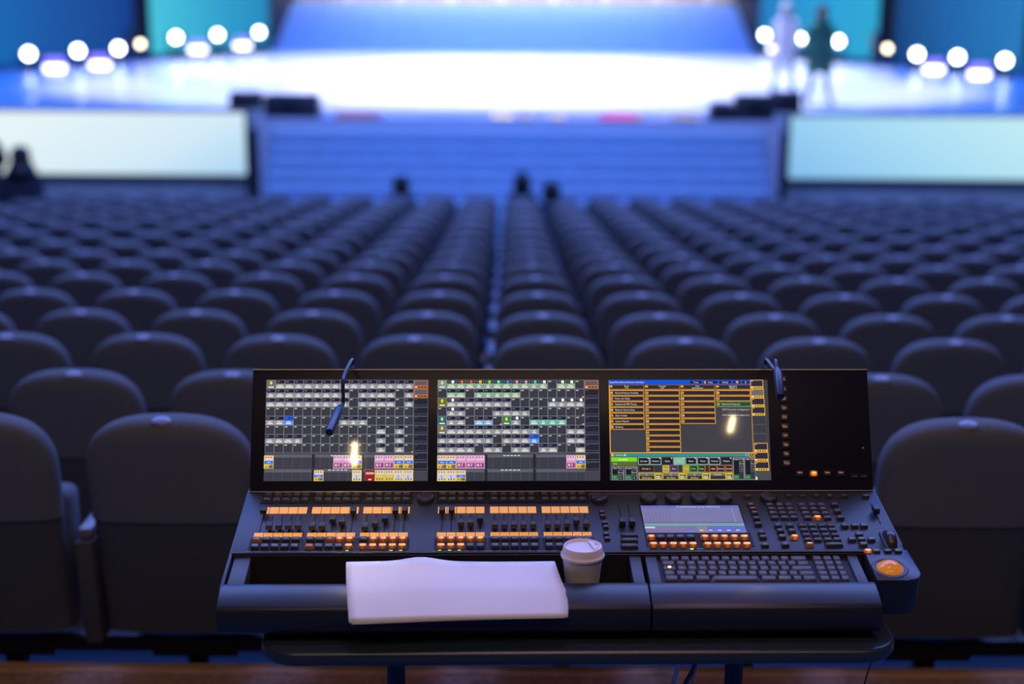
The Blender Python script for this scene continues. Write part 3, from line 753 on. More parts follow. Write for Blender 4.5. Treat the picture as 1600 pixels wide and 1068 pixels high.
# ---- pair of large faders, keys beside them
for x0, y0, x1, y1, cx, cy in ((964, 786, 975, 826, 971.5, 812), (978.7, 786, 990, 826, 986, 812), (1358.5, 786, 1377.5, 818.5, 1364.5, 793)):
    a = on(DESK, x0, y0); c = on(DESK, x1, y1); xm = (a[0]+c[0])/2
    MB().box(xm-.0013, xm+.0013, c[1], a[1], 0, .0004).obj('fader_slot', M_slot, console, DESK)
    q = on(DESK, cx, cy, .013); MB().box(-.0062, .0062, -.0095, .0095, .003, .0155).obj('fader_cap', M_cap, console, DESK @ T(xm, q[1], 0), bevel=.0012)
for px, py in ((940.7, 798), (942, 804), (945, 814.5), (946.8, 821), (947.2, 832), (949, 839)): kpx(px, py, 9.5, .009, legend=M_numdim)
for py in (833, 841, 850): kpx(983.5, py, 27, .0135, .007)
# ---- small letterbox display with amber keys
def display(name, parent, frame, x0, x1, y0, y1, draw, m):
    """flat emissive picture: coloured quads, x right 0..1, y down 0..1"""
    vs = []; fs = []; cs = []; W, H = x1-x0, y1-y0; used = []
    def layer(a, b, c, d):                              # stack above whatever it covers
        k = 0
        for (p, q, r_, t_, l) in used:
            if l >= k and a < r_-1e-5 and p < c-1e-5 and b < t_-1e-5 and q < d-1e-5: k = l+1
        used.append((a, b, c, d, k)); return .00002+k*.00003
    def quad(a, b, c, d, col):
        zz = layer(a, b, c, d)
        k = len(vs); vs.extend([(x0+a*W, y1-d*H, zz), (x0+c*W, y1-d*H, zz), (x0+c*W, y1-b*H, zz), (x0+a*W, y1-b*H, zz)]); fs.append((k, k+1, k+2, k+3)); cs.append(col)
    def txt(t, x, y, s, col, al='l'):
        tv, tf, tw = text_geo(t); h = s*H; ox = x0+x*W-(tw*h/2 if al == 'c' else 0); oy = y1-y*H
        if not tv: return
        a = (ox-x0)/W; k = len(vs); zz = layer(a, y-s*.5, a+tw*h/W, y+s*.5)
        vs.extend([(ox+p[0]*h, oy+p[1]*h-.33*h, zz) for p in tv]); fs.extend([tuple(i+k for i in f) for f in tf]); cs.extend([col]*len(tf))
    draw(quad, txt)
    me = bpy.data.meshes.new(name); me.from_pydata(vs, [], fs); me.materials.append(m)
    at = me.color_attributes.new('Col', 'FLOAT_COLOR', 'CORNER'); i = 0
    for f, c in zip(fs, cs):
        cc = lin(*c)
        for _ in f: at.data[i].color = cc; i += 1
    me.update()
    return mk(name, me, parent, frame)
def display_mat(name, strength, rough):
    m = bpy.data.materials.new(name); m.use_nodes = True; nt = m.node_tree; b = nt.nodes['Principled BSDF']
    b.inputs['Base Color'].default_value = (.012, .012, .015, 1); b.inputs['Roughness'].default_value = rough; b.inputs['Specular IOR Level'].default_value = .5
    a = nt.nodes.new('ShaderNodeVertexColor'); a.layer_name = 'Col'
    nt.links.new(a.outputs['Color'], b.inputs['Emission Color']); b.inputs['Emission Strength'].default_value = strength
    return m
M_disp = display_mat('display', 1.0, .10)
c = [on(DESK, *p) for p in ((1002, 790), (1152, 790), (1008, 833), (1168, 832))]
dx0, dx1 = (c[0][0]+c[2][0])/2, (c[1][0]+c[3][0])/2; dy1, dy0 = (c[0][1]+c[1][1])/2, (c[2][1]+c[3][1])/2
def draw_small(q, t):
    q(0, 0, 1, 1, (118, 118, 168)); q(.0, 0, 1, .09, (96, 104, 190)); t('Command Line History', .36, .05, .09, (210, 210, 240))
    for i in range(8): q(.03+.035*i, .10, .033+.035*i, .62, (84, 84, 140))
    for i in range(9): q(.30, .13+.05*i, .30+random.uniform(.15, .5), .135+.05*i, (132, 132, 180))
    q(.92, .1, .925, .62, (160, 160, 190)); q(.97, .1, 1, .62, (110, 120, 160))
    q(0, .62, 1, .655, (100, 96, 130)); q(0, .66, 1, .76, (112, 158, 168)); q(0, .76, 1, 1, (120, 112, 160))
    q(0, .78, .1, .84, (200, 200, 225)); q(0, .86, .4, .865, (150, 145, 190)); q(.40, .90, .50, 1, (100, 120, 200)); q(.52, .78, .62, 1, (138, 128, 140)); q(.62, .78, 1, .92, (86, 108, 205))
    for i in range(5): q(.54+.09*i, .90, .575+.09*i, .93, (220, 220, 230))
sf = MB().box(dx0-.003, dx1+.003, dy0-.003, dy1+.006, 0, .0012).obj('small_display', M_panel, console, DESK, bevel=.0005)
display('picture', sf, T(0, 0, .0012), dx0, dx1, dy0, dy1, draw_small, M_disp)
for (xa, xb), (ya, yb) in (((1017.7, 1079), (1021, 1082.7)), ((1101.5, 1163), (1106, 1167))):
    a, c = on(DESK, xa-9, 843)[0], on(DESK, yb+9, 843)[0]; yq0, yq1 = on(DESK, 1090, 832.5)[1], on(DESK, 1090, 855.5)[1]
    MB().box(a, c, yq1, yq0, 0, .0012).obj('key_bed', M_slot, console, DESK)
    MB().box(a, c, yq1-.004, yq1-.0032, 0, .0012).obj('trim_line', M_edge, console, DESK)
first = 1
for row, py, xs_, nums in ((0, 837, (1017.7, 1032, 1047.5, 1063, 1079, 1101.5, 1117, 1132, 1147.5, 1163), ['31', None, None, None, None, '96', '97', '98', '99', '100']), (1, 848.5, (1021, 1036, 1052, 1067.5, 1082.7, 1106, 1121, 1136.5, 1151.5, 1167), ['191', '192', '193', '194', '195', '196', '197', '198', '199', '200'])):
    for px, nm in zip(xs_, nums):
        x, y = on(DESK, px, py, .007)
        key(x, y, .0172, .0125, .007, m=M_keylit if nm else M_key, n0=.001, num=(nm, .0085, M_num) if nm else None, legend=M_numdim)
x, y = on(DESK, 1081, 857.5); mk('status_led', me_gl, console, DESK @ T(x, y, 0))
# ---- command keys right of the small display
for px, py in ((1173.5, 786.6), (1176.3, 792.8), (1179.4, 799), (1182, 807.2), (1185, 816), (1190, 829.6), (1192.4, 836.4), (1195.6, 849)): kpx(px, py, 11.5, .0105, .007, legend=M_numor if py < 800 else M_numdim)
kpx(1168.5, 773.5, 12, .009, legend=M_numdim)
for px in (1233, 1254.5, 1276.4, 1297, 1319, 1353): kpx(px, 772.8, 11, .009, legend=M_numdim)
rowsA = [(786.4, 1202.7, 1218, 1232), (792.8, 1205.5, 1220.5, 1235), (799.4, 1208, 1223, 1237.6), (806.2, 1210.5, 1225.8, 1240.4)]
rowsB = [(786.4, 1253, 1269, 1283), (792.8, 1256, 1271, 1286), (799.4, 1259, 1274, 1289.5), (806.2, 1262, 1277.6, 1292.7)]
for R_ in (rowsA, rowsB):
    for py, *xs_ in R_:
        for px in xs_:
            lit = abs(px-1277.6) < .1 and py > 806
            kpx(px, py, 12.8, .0128, .006, m=M_keylit if lit else None, legend=M_num if lit else M_numdim)
for px, py in ((1304, 786), (1308.5, 796), (1313.6, 806), (1215.7, 818.5), (1219.6, 826.6), (1222.4, 835.6), (1227.5, 848), (1234, 818.5), (1237.6, 826.6), (1242, 836), (1320.3, 818.6), (1335.5, 818.6), (1350, 818.6), (1331.6, 840), (1342.8, 832.3), (1346.4, 839.8), (1349.3, 847.6), (1362, 840)):
    lit = px == 1242
    kpx(px, py, 11.8, .0115, .007, m=M_keylit if lit else None, legend=M_num if lit else M_numdim)
pad = [['7', '8', '9', '+'], ['4', '5', '6', None], ['1', '2', '3', '-'], ['0', '.', None, None]]
for ri, (py, *xs_) in enumerate([(818.4, 1253.4, 1268.3, 1283.5, 1297.8), (825.6, 1256.6, 1271.4, 1286.8, 1301.4), (833, 1259.5, 1274.6, 1290, 1304.8), (840.4, 1262.4, 1277.8, 1293.3, 1308.2)]):
    for ci, px in enumerate(xs_):
        c_ = pad[ri][ci]; kpx(px, py, 12.4, .0128, .006, num=(c_, .007, M_numdim) if c_ else None, legend=M_numdim)
kpx(1265.7, 848, 12.4, .0115, .007, m=M_keydim, legend=M_num); kpx(1303.5, 848, 28, .0115, .007, legend=M_numdim)
for i, px in enumerate((1356.5, 1369.5, 1387, 1403.5)): kpx(px, 858.4, 11.5, .010, .006, m=M_keylit if i == 0 else None, legend=M_num if i == 0 else M_numdim)
x, y = on(DESK, 1391, 838, .012)
wh = MB().box(-.013, .013, -.033, .033, 0, .003).obj('level_wheel', M_black, console, DESK @ T(x, y, 0), bevel=.001)
MB().lathe([(0, -.009), (.026, -.009), (.028, -.007), (.028, .007), (.026, .009), (0, .009)], 32).obj('wheel', M_knob, wh, T(0, 0, -.006) @ RY(math.pi/2), smooth=True, angle=50)

# ---- keyboard in the right tray
KW = -.005
rows_px = [869.5, 877.3, 885, 892.8, 900.3]
starts = [[50, 130, 206, 284, 360, 436, 513, 590, 665, 742, 816, 890, 962, 1036, 1172],
          [62, 175, 252, 330, 408, 486, 562, 640, 716, 790, 866, 942, 1018, 1090, 1190],
          [70, 182, 262, 340, 420, 498, 574, 650, 728, 806, 886, 966, 1044, 1215],
          [80, 175, 255, 335, 412, 490, 566, 642, 720, 796, 876, 952, 1030, 1104, 1232],
          [88, 200, 320, 442, 818, 945, 1060, 1135, 1245]]
npad = [(1205, 1285, 1360, 1425), (1218, 1302, 1378, 1440), (1232, 1316, 1392, 1455), (1248, 1332, 1410, 1475), (1262, 1348, 1425, 1492)]
LET = ['1234567890', 'QWERTYUIOP', 'ASDFGHJKL', 'ZXCVBNM']
MB().box(kx0, kx1, -.336, -.2335, -.045, KW-.0075).obj('keyboard_bed', M_slot, console, DESK)
for ri, py in enumerate(rows_px):
    for L_ in (starts[ri], npad[ri]):
        for j, (a, c) in enumerate(zip(L_, L_[1:])):
            xa = on(DESK, 1020+a/4.848, py, KW)[0]; xb, yy = on(DESK, 1020+c/4.848, py, KW)
            w = xb-xa-.0030
            lit = ri == 2 and j == 0 and L_ is starts[2]
            ch = None
            if L_ is starts[ri] and ri < 4 and 1 <= j <= len(LET[ri]): ch = LET[ri][j-1]
            key((xa+xb)/2, yy, w, .0175, .006, m=M_keyk, frame=DESK, n0=KW-.007, num=(ch, .006, M_numdim) if ch and px else None)
            if lit: MB().lathe([(0, .0016), (.0022, .0010), (.0032, 0)], 12).obj('caps_led', mat('caps_led', (.3, .1, .02), .4, emit=(1, .42, .12), strength=5), console, DESK @ T(on(DESK, 1046, 884, KW)[0], yy+.001, KW-.0008))
# ---- monitor panel
PH_ = .2575
mp_ = MB().box(-Uw+.002, Uw-.002, .003, PH_, -.030, 0).obj('monitor_panel', M_panel, console, PANEL, bevel=.002)
MB().box(-Uw+.002, Uw-.002, PH_-.0005, PH_+.0012, -.006, .0006).obj('top_trim', M_edge, mp_)
MB().box(-Uw+.002, Uw-.002, .0005, .0025, -.002, .0012).obj('hinge_trim', M_edge, mp_)
MB().prism([(-.030, .03), (-.075, .05), (-.075, .20), (-.030, .22)], -.5, .5, M=Matrix(((1, 0, 0, 0), (0, 0, 1, 0), (0, 1, 0, 0), (0, 0, 0, 1)))).obj('rear_housing', M_black, mp_, bevel=.004)
def bez(t, l, b, r, px):
    c = [on(PANEL, *p) for p in px]
    return (c[0][0]+c[2][0])/2, (c[1][0]+c[3][0])/2, (c[2][1]+c[3][1])/2, (c[0][1]+c[1][1])/2
WHT, GREY, CELL, DK, LINE = (236, 232, 205), (150, 150, 160), (56, 57, 68), (30, 30, 52), (122, 124, 136)
def frame_(q, a, b, c, d, col, t=.002):
    q(a, b, c, b+t*1.6, col); q(a, d-t*1.6, c, d, col); q(a, b, a+t, d, col); q(c-t, b, c, d, col)
CWD, CHT = .0568, .0903
def cell(q, c, r, st, chip=None):
    a, b = c*CWD, r*CHT; e = a+CWD; f = b+CHT
    if st == 'E':
        q(a+.002, b+.003, e-.002, f-.003, CELL); q(a+.006, b+.010, a+.022, b+.020, (190, 188, 182))
        return
    if st[0] == 'S':
        col = {'S': (112, 108, 112), 'Sg': (130, 150, 140), 'So': (104, 112, 40), 'St': (40, 104, 120), 'Sn': (50, 130, 86)}[st]
        q(a+.002, b+.003, e-.002, f-.003, col)
        for k in range(5): q(a+.020+.002*abs(k-2), b+.012+.007*k, a+.036-.002*abs(k-2), b+.019+.007*k, (246, 216, 60))
        q(a+.012, b+.066, e-.012, b+.078, WHT); return
    lab = {'L': GREY, 'B': (96, 150, 235), 'G': (150, 160, 158), 'C': (120, 178, 222), 'T': (112, 180, 172), 'P': (196, 184, 176)}[st]
    q(a, b, e, f, LINE if st not in 'B' else (40, 110, 225)); q(a+.002, b+.003, e-.002, b+.036, DK if st != 'B' else (20, 70, 190))
    if st in 'GT': q(a+.002, b+.038, e-.002, b+.046, (110, 215, 90) if st == 'G' else (90, 200, 170))
    q(a+.001, b+.047, e-.001, f-.002, lab)
    q(a+.008, b+.014, a+.024, b+.022, (120, 120, 150))
    w = random.uniform(.010, .024); q(a+CWD/2-w*.7, b+.050, a+CWD/2+w*.6, b+.060, (224, 222, 206)); q(a+CWD/2-w, b+.066, a+CWD/2+w, b+.078, WHT)
    if chip:
        for k in range(4): q(a+.030-.002*(1.5-abs(k-1.5)), b+.006+.007*k, a+.044+.002*(1.5-abs(k-1.5)), b+.013+.007*k, chip)
def execs(q, b, f, tiles):
    q(0, b-.03, .909, b, (92, 94, 104)); q(0, b, .909, f, (58, 58, 70))
    for k in range(17): q(k*CWD-.001, b, k*CWD+.001, f, (88, 90, 104))
    for k in range(1, 4): q(0, b+(f-b)*k/4-.001, .909, b+(f-b)*k/4+.001, (78, 80, 94))
    for g in (5.1, 10.35): q(g*CWD, b-.03, g*CWD+.018, f, (38, 38, 48))
    for c, kind in tiles:
        a = c*CWD; e = a+CWD*1.04; m = (f-b)
        if kind == 'r': q(a, b-.02, e, f, (150, 30, 40)); q(a+.004, b, e-.004, b+.02, (240, 170, 150)); q(a+.02, f-.02, e-.02, f-.008, (240, 220, 200)); continue
        base = {'b': (226, 190, 70), 'p': (214, 150, 196), 'y': (226, 196, 80), 'w': (230, 210, 120)}[kind]
        q(a, b-.022, e, f, base); q(a+.004, b-.016, e-.004, b+m*.28, (228, 205, 190) if kind != 'p' else (232, 186, 214))
        if kind == 'b': q(a+.003, b+m*.28, e-.003, b+m*.58, (52, 110, 232)); q(a+.018, b+m*.40, e-.018, b+m*.48, (170, 210, 255)); q(a+CWD*.58, b+m*.64, e-.004, f-.004, (120, 110, 96))
        if kind == 'p': q(a+.004, b+m*.50, e-.004, f-.012, (150, 70, 150)); q(a+.010, b+m*.58, a+.024, f-.02, (226, 190, 160)); q(a+.032, b+m*.56, a+.038, f-.02, (230, 180, 220))
        if kind == 'y': q(a+.006, b+m*.30, e-.006, b+m*.74, (196, 180, 80)); q(a+.012, b+m*.44, e-.012, b+m*.52, (240, 230, 170))
        if kind == 'w': q(a+.008, b+m*.30, e-.008, b+m*.74, (196, 202, 236)); q(a+CWD*.4, b+m*.3, a+CWD*.55, b+m*.74, (150, 160, 220))
        for k in range(3): q(a+.010+.016*k, f-.022, a+.018+.016*k, f-.010, (90, 70, 40)); q(a+.008+.016*k, b-.010, a+.014+.016*k, b+.004, (90, 74, 70))
def rcol(q, orange):
    for k in range(10):
        b = k*.0905; o = k < orange
        if o: q(.911, b+.003, .998, b+.0885, (190, 112, 50)); q(.916, b+.010, .993, b+.055, (88, 90, 108)); [q(.918+.019*j, b+.066, .930+.019*j, b+.080, (60, 40, 30) if j else (230, 200, 160)) for j in range(4)]
        else: q(.911, b+.003, .998, b+.0885, (92, 94, 108)); q(.913, b+.006, .996, b+.066, (36, 36, 52)); q(.913, b+.070, .996, b+.086, (36, 36, 52)); q(.918, b+.014, .934, b+.020, (80, 82, 96))
    q(.911, .909, .998, 1, (66, 66, 78))
def draw1(q, t):
    q(0, 0, 1, 1, (70, 72, 84)); q(0, 0, .909, .722, LINE)
    g = ['S'+'L'*15, 'L'*9+'E'+'L'*4+'EL', 'L'*9+'E'+'L'*4+'EL', 'E'*16, 'LLB'+'E'*5+'LLL'+'E'*5, 'E'*12+'LELE', 'LLLL'+'E'*8+'LELE', 'E'*12+'LELE']
    for r, row in enumerate(g):
        for c, st in enumerate(row): cell(q, c, r, st)
    execs(q, .770, .878, [(-.05, 'b'), (7.4, 'p'), (8.4, 'p'), (9.45, 'b'), (11.85, 'p'), (12.9, 'p'), (13.95, 'b'), (15, 'b')])
    execs(q, .915, 1.0, [(5.35, 'b'), (9.45, 'w'), (10.85, 'r'), (11.9, 'y'), (12.95, 'y'), (13.95, 'w'), (15, 'w')])
    [q(.405+.022*k, .746, .42+.022*k, .756, (206, 204, 190)) for k in range(5)]; [q(.39+.025*k, .888, .408+.025*k, .898, (206, 204, 190)) for k in range(5)]; rcol(q, 2)
    q(.897, .71, .909, .722, (230, 160, 40))
def draw2(q, t):
    q(0, 0, 1, 1, (70, 72, 84)); q(0, 0, .909, .722, LINE)
    W = (250, 246, 235)
    rows = [[('Sg',)]+[('G', c) for c in (W, (240, 100, 60), (240, 80, 40), (245, 190, 40), (120, 225, 60), (110, 230, 190), (70, 130, 240), (240, 130, 200), (240, 140, 190), (100, 190, 220), W)]+[('E',), ('G', W), ('G', W), ('E',)],
            [('E',), ('G',), ('G',), ('E',)]+[('G',)]*5+[('E',)]*7,
            [('So',), ('L', W)]+[('L',)]*6+[('E',)]*4+[('L', W)]*4,
            [('E',), ('L', W), ('L',)]+[('E',)]*3+[('L',)]*4+[('E',)]*6,
            [('St',), ('L',), ('L',), ('E',), ('C',), ('C',), ('E',), ('Sn',), ('L', W), ('E',)]+[('T',)]*4+[('E',)]*2,
            [('S',)]+[('L',)]*10+[('E',)]*3+[('L',)]*2,
            [('L',)]*6+[('E',)]+[('L',)]*3+[('B',)]+[('E',)]*3+[('L',)]*2,
            [('L',)]*4+[('E',), ('L',), ('L',), ('E',), ('L',), ('L',), ('E',), ('L',), ('L',), ('E',), ('E',), ('P',)]]
    for r, row in enumerate(rows):
        for c, st in enumerate(row): cell(q, c, r, *st)
    execs(q, .770, .878, [(0, 'b'), (1, 'b'), (2.05, 'p'), (3.1, 'p'), (4.1, 'p'), (13.95, 'p'), (15, 'b')])
    execs(q, .915, 1.0, [(0, 'w'), (1, 'w'), (2.05, 'b')])
    [q(.405+.022*k, .746, .42+.022*k, .756, (206, 204, 190)) for k in range(5)]; [q(.39+.025*k, .888, .408+.025*k, .898, (206, 204, 190)) for k in range(5)]; rcol(q, 1)
    for c, r in ((15, 1), (15, 3), (6, 4), (15, 4)): q((c+1)*CWD-.014, (r+1)*CHT-.016, (c+1)*CWD-.002, (r+1)*CHT-.003, (230, 160, 80))
def draw3(q0, t0):
    X = lambda x: (x-108)/1357; Y = lambda y: (y-125)/833
    q = lambda a, b, c, d, col: q0(X(a), Y(b), X(c), Y(d), col)
    t = lambda s, x, y, h, col=WHT, al='l': t0(s, X(x), Y(y), h*.8/833, col, al)
    OR, ORD_, BG = (232, 168, 62), (178, 120, 50), (62, 62, 70)
    def fr(a, b, c, d, col, w=5, fill=None): q(a, b, c, d, col); q(a+w, b+w, c-w, d-w, fill or (44, 38, 44))
    q(108, 125, 1465, 958, BG); q(108, 125, 1318, 163, (8, 84, 214)); t('Setup/Show/Patch & Fixture Schedule', 114, 145, 24)
    for a, c, s in ((798, 908, 'Tools'), (912, 1042, 'Setup'), (1048, 1160, 'Backup'), (1166, 1238, ''), (1242, 1314, '')):
        fr(a, 128, c, 160, (50, 90, 200), 4, (26, 30, 90)); t(s, (a+c)/2, 145, 22, WHT, 'c')
    q(925, 135, 938, 155, OR); q(1194, 136, 1216, 152, OR); t('X', 1278, 145, 30, (250, 210, 90), 'c')
    cols = [(112, 408), (414, 712), (716, 1012), (1018, 1316)]
    heads = [('Show', 'v2.0'), ('Console', 'v2.0'), ('User', 'administrator'), ('Network', 'Master 2')]
    for (a, c), (h1, h2), k in zip(cols, heads, range(4)):
        q(a, 166, c, 212, ORD_); q(a+3, 168, c-3, 201, (50, 44, 50)); cl = (246, 226, 70) if k == 0 else WHT
        t(h1, (a+c)/2+2, 178, 22, cl, 'c'); t(h2, (a+c)/2+2, 193, 22, cl, 'c'); q(a+8, 172, a+30, 188, OR if k else (190, 160, 120))
    q(112, 166, 119, 728, OR); q(1318, 166, 1326, 760, ORD_)
    items = [['Patch & Fixture Schedule', 'Patch and Grids', 'Playback & MIB Timing', 'Remote Inputs Setup', 'Auto Create', 'Import Export', 'Desking'], ['']*11, ['']*6, ['', '', 'Network Protocols']]
    for (a, c), L_, k in zip(cols, items, range(4)):
        for j, s in enumerate(L_):
            y = 212+47.2*j; hot = k == 3 and j == 2
            fr(a+6, y, c, y+45, OR if not hot else (100, 160, 60), 5, (42, 36, 44) if not hot else (34, 70, 58))
            if hot: pass
            q(a+6, y+38, c, y+45, (196, 136, 62) if not hot else (110, 160, 60))
            ic = OR if (j+k) % 3 else (236, 200, 120)
            q(a+14, y+13, a+32, y+31, ic); q(a+19, y+18, a+27, y+25, (90, 60, 40))
            t(s, a+50, y+22, 24, (224, 220, 226))
            if not s: q(a+50, y+24, a+50+random.uniform(60, 130), y+26, (74, 66, 74))
    t('OFM Network Configuration', 1070, 373, 24, (206, 204, 200)); t('WiFi Network Configuration', 1070, 420, 24, (206, 204, 200)); q(1018, 394, 1316, 396, (84, 84, 90))
    q(112, 728, 1330, 734, OR); q(120, 734, 1326, 764, (62, 136, 132)); q(120, 737, 142, 760, OR); t('Universal 1', 160, 750, 24, (200, 214, 200)); q(236, 740, 241, 760, (240, 240, 240))
    q(1250, 736, 1276, 762, (70, 150, 220)); q(1284, 734, 1326, 764, OR); q(1290, 738, 1322, 760, (70, 46, 24)); q(1304, 741, 1308, 757, OR); q(1297, 747, 1315, 751, OR)
    q(120, 768, 338, 803, (122, 214, 40)); q(120, 803, 338, 836, (96, 104, 44)); t('Live', 138, 820, 24); q(180, 782, 262, 793, (190, 240, 130))
    for a, s in ((124, 'Exec Time'), (238, 'Program Time'), (1148, 'Program Time'), (1244, 'Exec Time')):
        b0 = 842 if a < 500 else 770
        fr(a, b0, a+(102 if a < 500 else 92), 954, (150, 160, 160), 4, (52, 56, 64)); t(s, a+50, b0+14, 20, WHT, 'c')
        q(a+6, b0+26, a+48, 948, (26, 26, 40)); q(a+6, 912, a+48, 948, (46, 120, 70)); t('0.0 s', a+27, 932, 18, (190, 230, 190), 'c')
        for y, s2 in ((b0+34, 'Manual'), (b0+78, 'Set')): fr(a+54, y, a+98 if a < 500 else a+90, y+36, (130, 132, 138), 3, (28, 28, 42)); t(s2, a+75, y+18, 16, WHT, 'c')
    for j, s in enumerate(['Dimmer', 'Position', 'Gobo', 'Color', 'Beam', 'Focus', 'Control', 'Shapers']):
        a = 347+99.6*j; sel = s == 'Color'
        fr(a, 768, a+96, 830, (140, 190, 170) if j not in (2, 7) else (60, 62, 74), 5, (30, 30, 44) if not sel else (132, 184, 160)); t(s, a+48, 800, 22, WHT if not sel else (220, 230, 160), 'c'); q(a+80, 772, a+90, 780, WHT)
    for a, c, s, col, fill in ((350, 480, 'McCube A', (120, 70, 40), (44, 34, 36)), (484, 544, '', (60, 60, 70), (50, 52, 60)), (552, 608, 'Feature', (220, 200, 50), (170, 150, 40)), (616, 684, 'Effect', (150, 100, 170), (60, 44, 80)), (688, 714, '', (60, 60, 70), (50, 52, 60)), (722, 776, 'Value', (210, 190, 50), (170, 160, 40)), (784, 848, 'Fade', (100, 190, 60), (40, 60, 40)), (852, 910, 'Delay', (100, 160, 60), (46, 44, 46)), (914, 942, '', (140, 60, 50), (50, 40, 44)), (948, 1008, 'Align', (190, 90, 60), (44, 34, 36)), (1012, 1076, 'Matricks', (190, 90, 60), (44, 34, 36)), (1082, 1140, 'Special', (210, 120, 60), (44, 34, 36))):
        fr(a, 834, c, 890, col, 4, fill); t(s, (a+c)/2, 863, 20, WHT, 'c')
    for a, c, s, u_ in ((350, 486, '100.0 Slow', 'R'), (552, 688, '10.0 Slow', 'G'), (752, 888, '0.0 Slow', 'B'), (948, 1084, '', 'Dimmer')):
        fr(a, 894, c, 954, (210, 196, 50), 5, (50, 46, 52)); q(a+5, 899, c-5, 922, (112, 108, 112)); t(u_, (a+c)/2, 911, 22, WHT, 'c'); t(s, (a+c)/2, 938, 24, (250, 220, 150), 'c')
        fr(c+2, 894, c+60, 954, (220, 200, 50), 5, (60, 52, 40)); q(c+10, 903, c+50, 911, (240, 220, 90)); q(c+10, 922, c+44, 930, WHT); q(c+10, 936, c+50, 944, WHT)
    for j, (b0, kind) in enumerate(((125, 1), (202, 2), (277, 1), (350, 1), (425, 0), (500, 0), (575, 0), (652, 1), (728, 1), (806, 1))):
        a, c = 1318+j*1.6, 1428+j*2.6
        if kind == 0: fr(a, b0, c, b0+72, (86, 86, 94), 3, (58, 58, 68)); continue
        fr(a, b0, c, b0+74, OR, 5, (42, 42, 60) if kind == 1 else (104, 106, 112)); q(a, b0+54, c, b0+74, (232, 180, 60))
        for k in range(5): q(a+8+k*20, b0+59, a+18+k*20, b0+70, (80, 56, 40) if k else (240, 220, 180))
        q(a+8, b0+8, a+22, b0+14, (200, 190, 180))
    q(1334, 882, 1465, 958, (72, 74, 84)); q(1336, 930, 1348, 955, (250, 250, 200))
for nm, px, dr, lb in (('left_screen', [(416.5, 593.2), (668.7, 593.2), (412.5, 751), (669, 751.3)], draw1, 'grid of grey labelled cells'),
                   ('screen', [(684, 593.2), (935.5, 593.2), (683, 751), (937.8, 751)], draw2, 'cells with coloured chips'),
                   ('screen', [(950.5, 593.2), (1199, 593.2), (953, 750), (1205, 750)], draw3, 'orange-framed setup menu')):
    x0, x1, y0, y1 = bez(0, 0, 0, 0, px)
    sc = display('screen', mp_, T(0, 0, .0003), x0, x1, y0, y1, dr, M_disp); sc['label'] = 'lit screen showing '+lb
# small keys on the panel
for i, py in enumerate([592.5, 607.5, 622.5, 637, 651.2, 666, 680.2, 694.6, 709, 723.2]):
    x, y = on(PANEL, 1224+i*.62, py, .005)
    key(x, y, .0165, .0145, .005, frame=Matrix.Identity(4), parent=mp_, num=('V%d' % (i+1), .0068, M_numor))
for px, s in ((1250.6, 'Menu'), (1272, 'Setup'), (1293.5, 'Help'), (1314.5, 'Full')):
    x, y = on(PANEL, px, 739, .005); lit = s == 'Setup'
    key(x, y, .0165, .0125, .005, m=M_keylit if lit else None, frame=Matrix.Identity(4), parent=mp_, legend=M_num if lit else M_numor)
for px in (1335.3, 1349.8):
    x, y = on(PANEL, px, 742)
    u = MB().box(-.0070, .0070, -.0032, .0032, 0, .0008).obj('usb_port', M_slot, mp_, T(x, y, 0)); MB().box(-.0065, .0065, -.0030, -.0022, .0008, .0012).obj('usb_tongue', M_edge, u)
x, y = on(PANEL, 1348.7, 699.5); MB().lathe([(0, .0012), (.0018, .0010), (.0026, 0)], 12).obj('indicator', M_tick, mp_, T(x, y, 0))

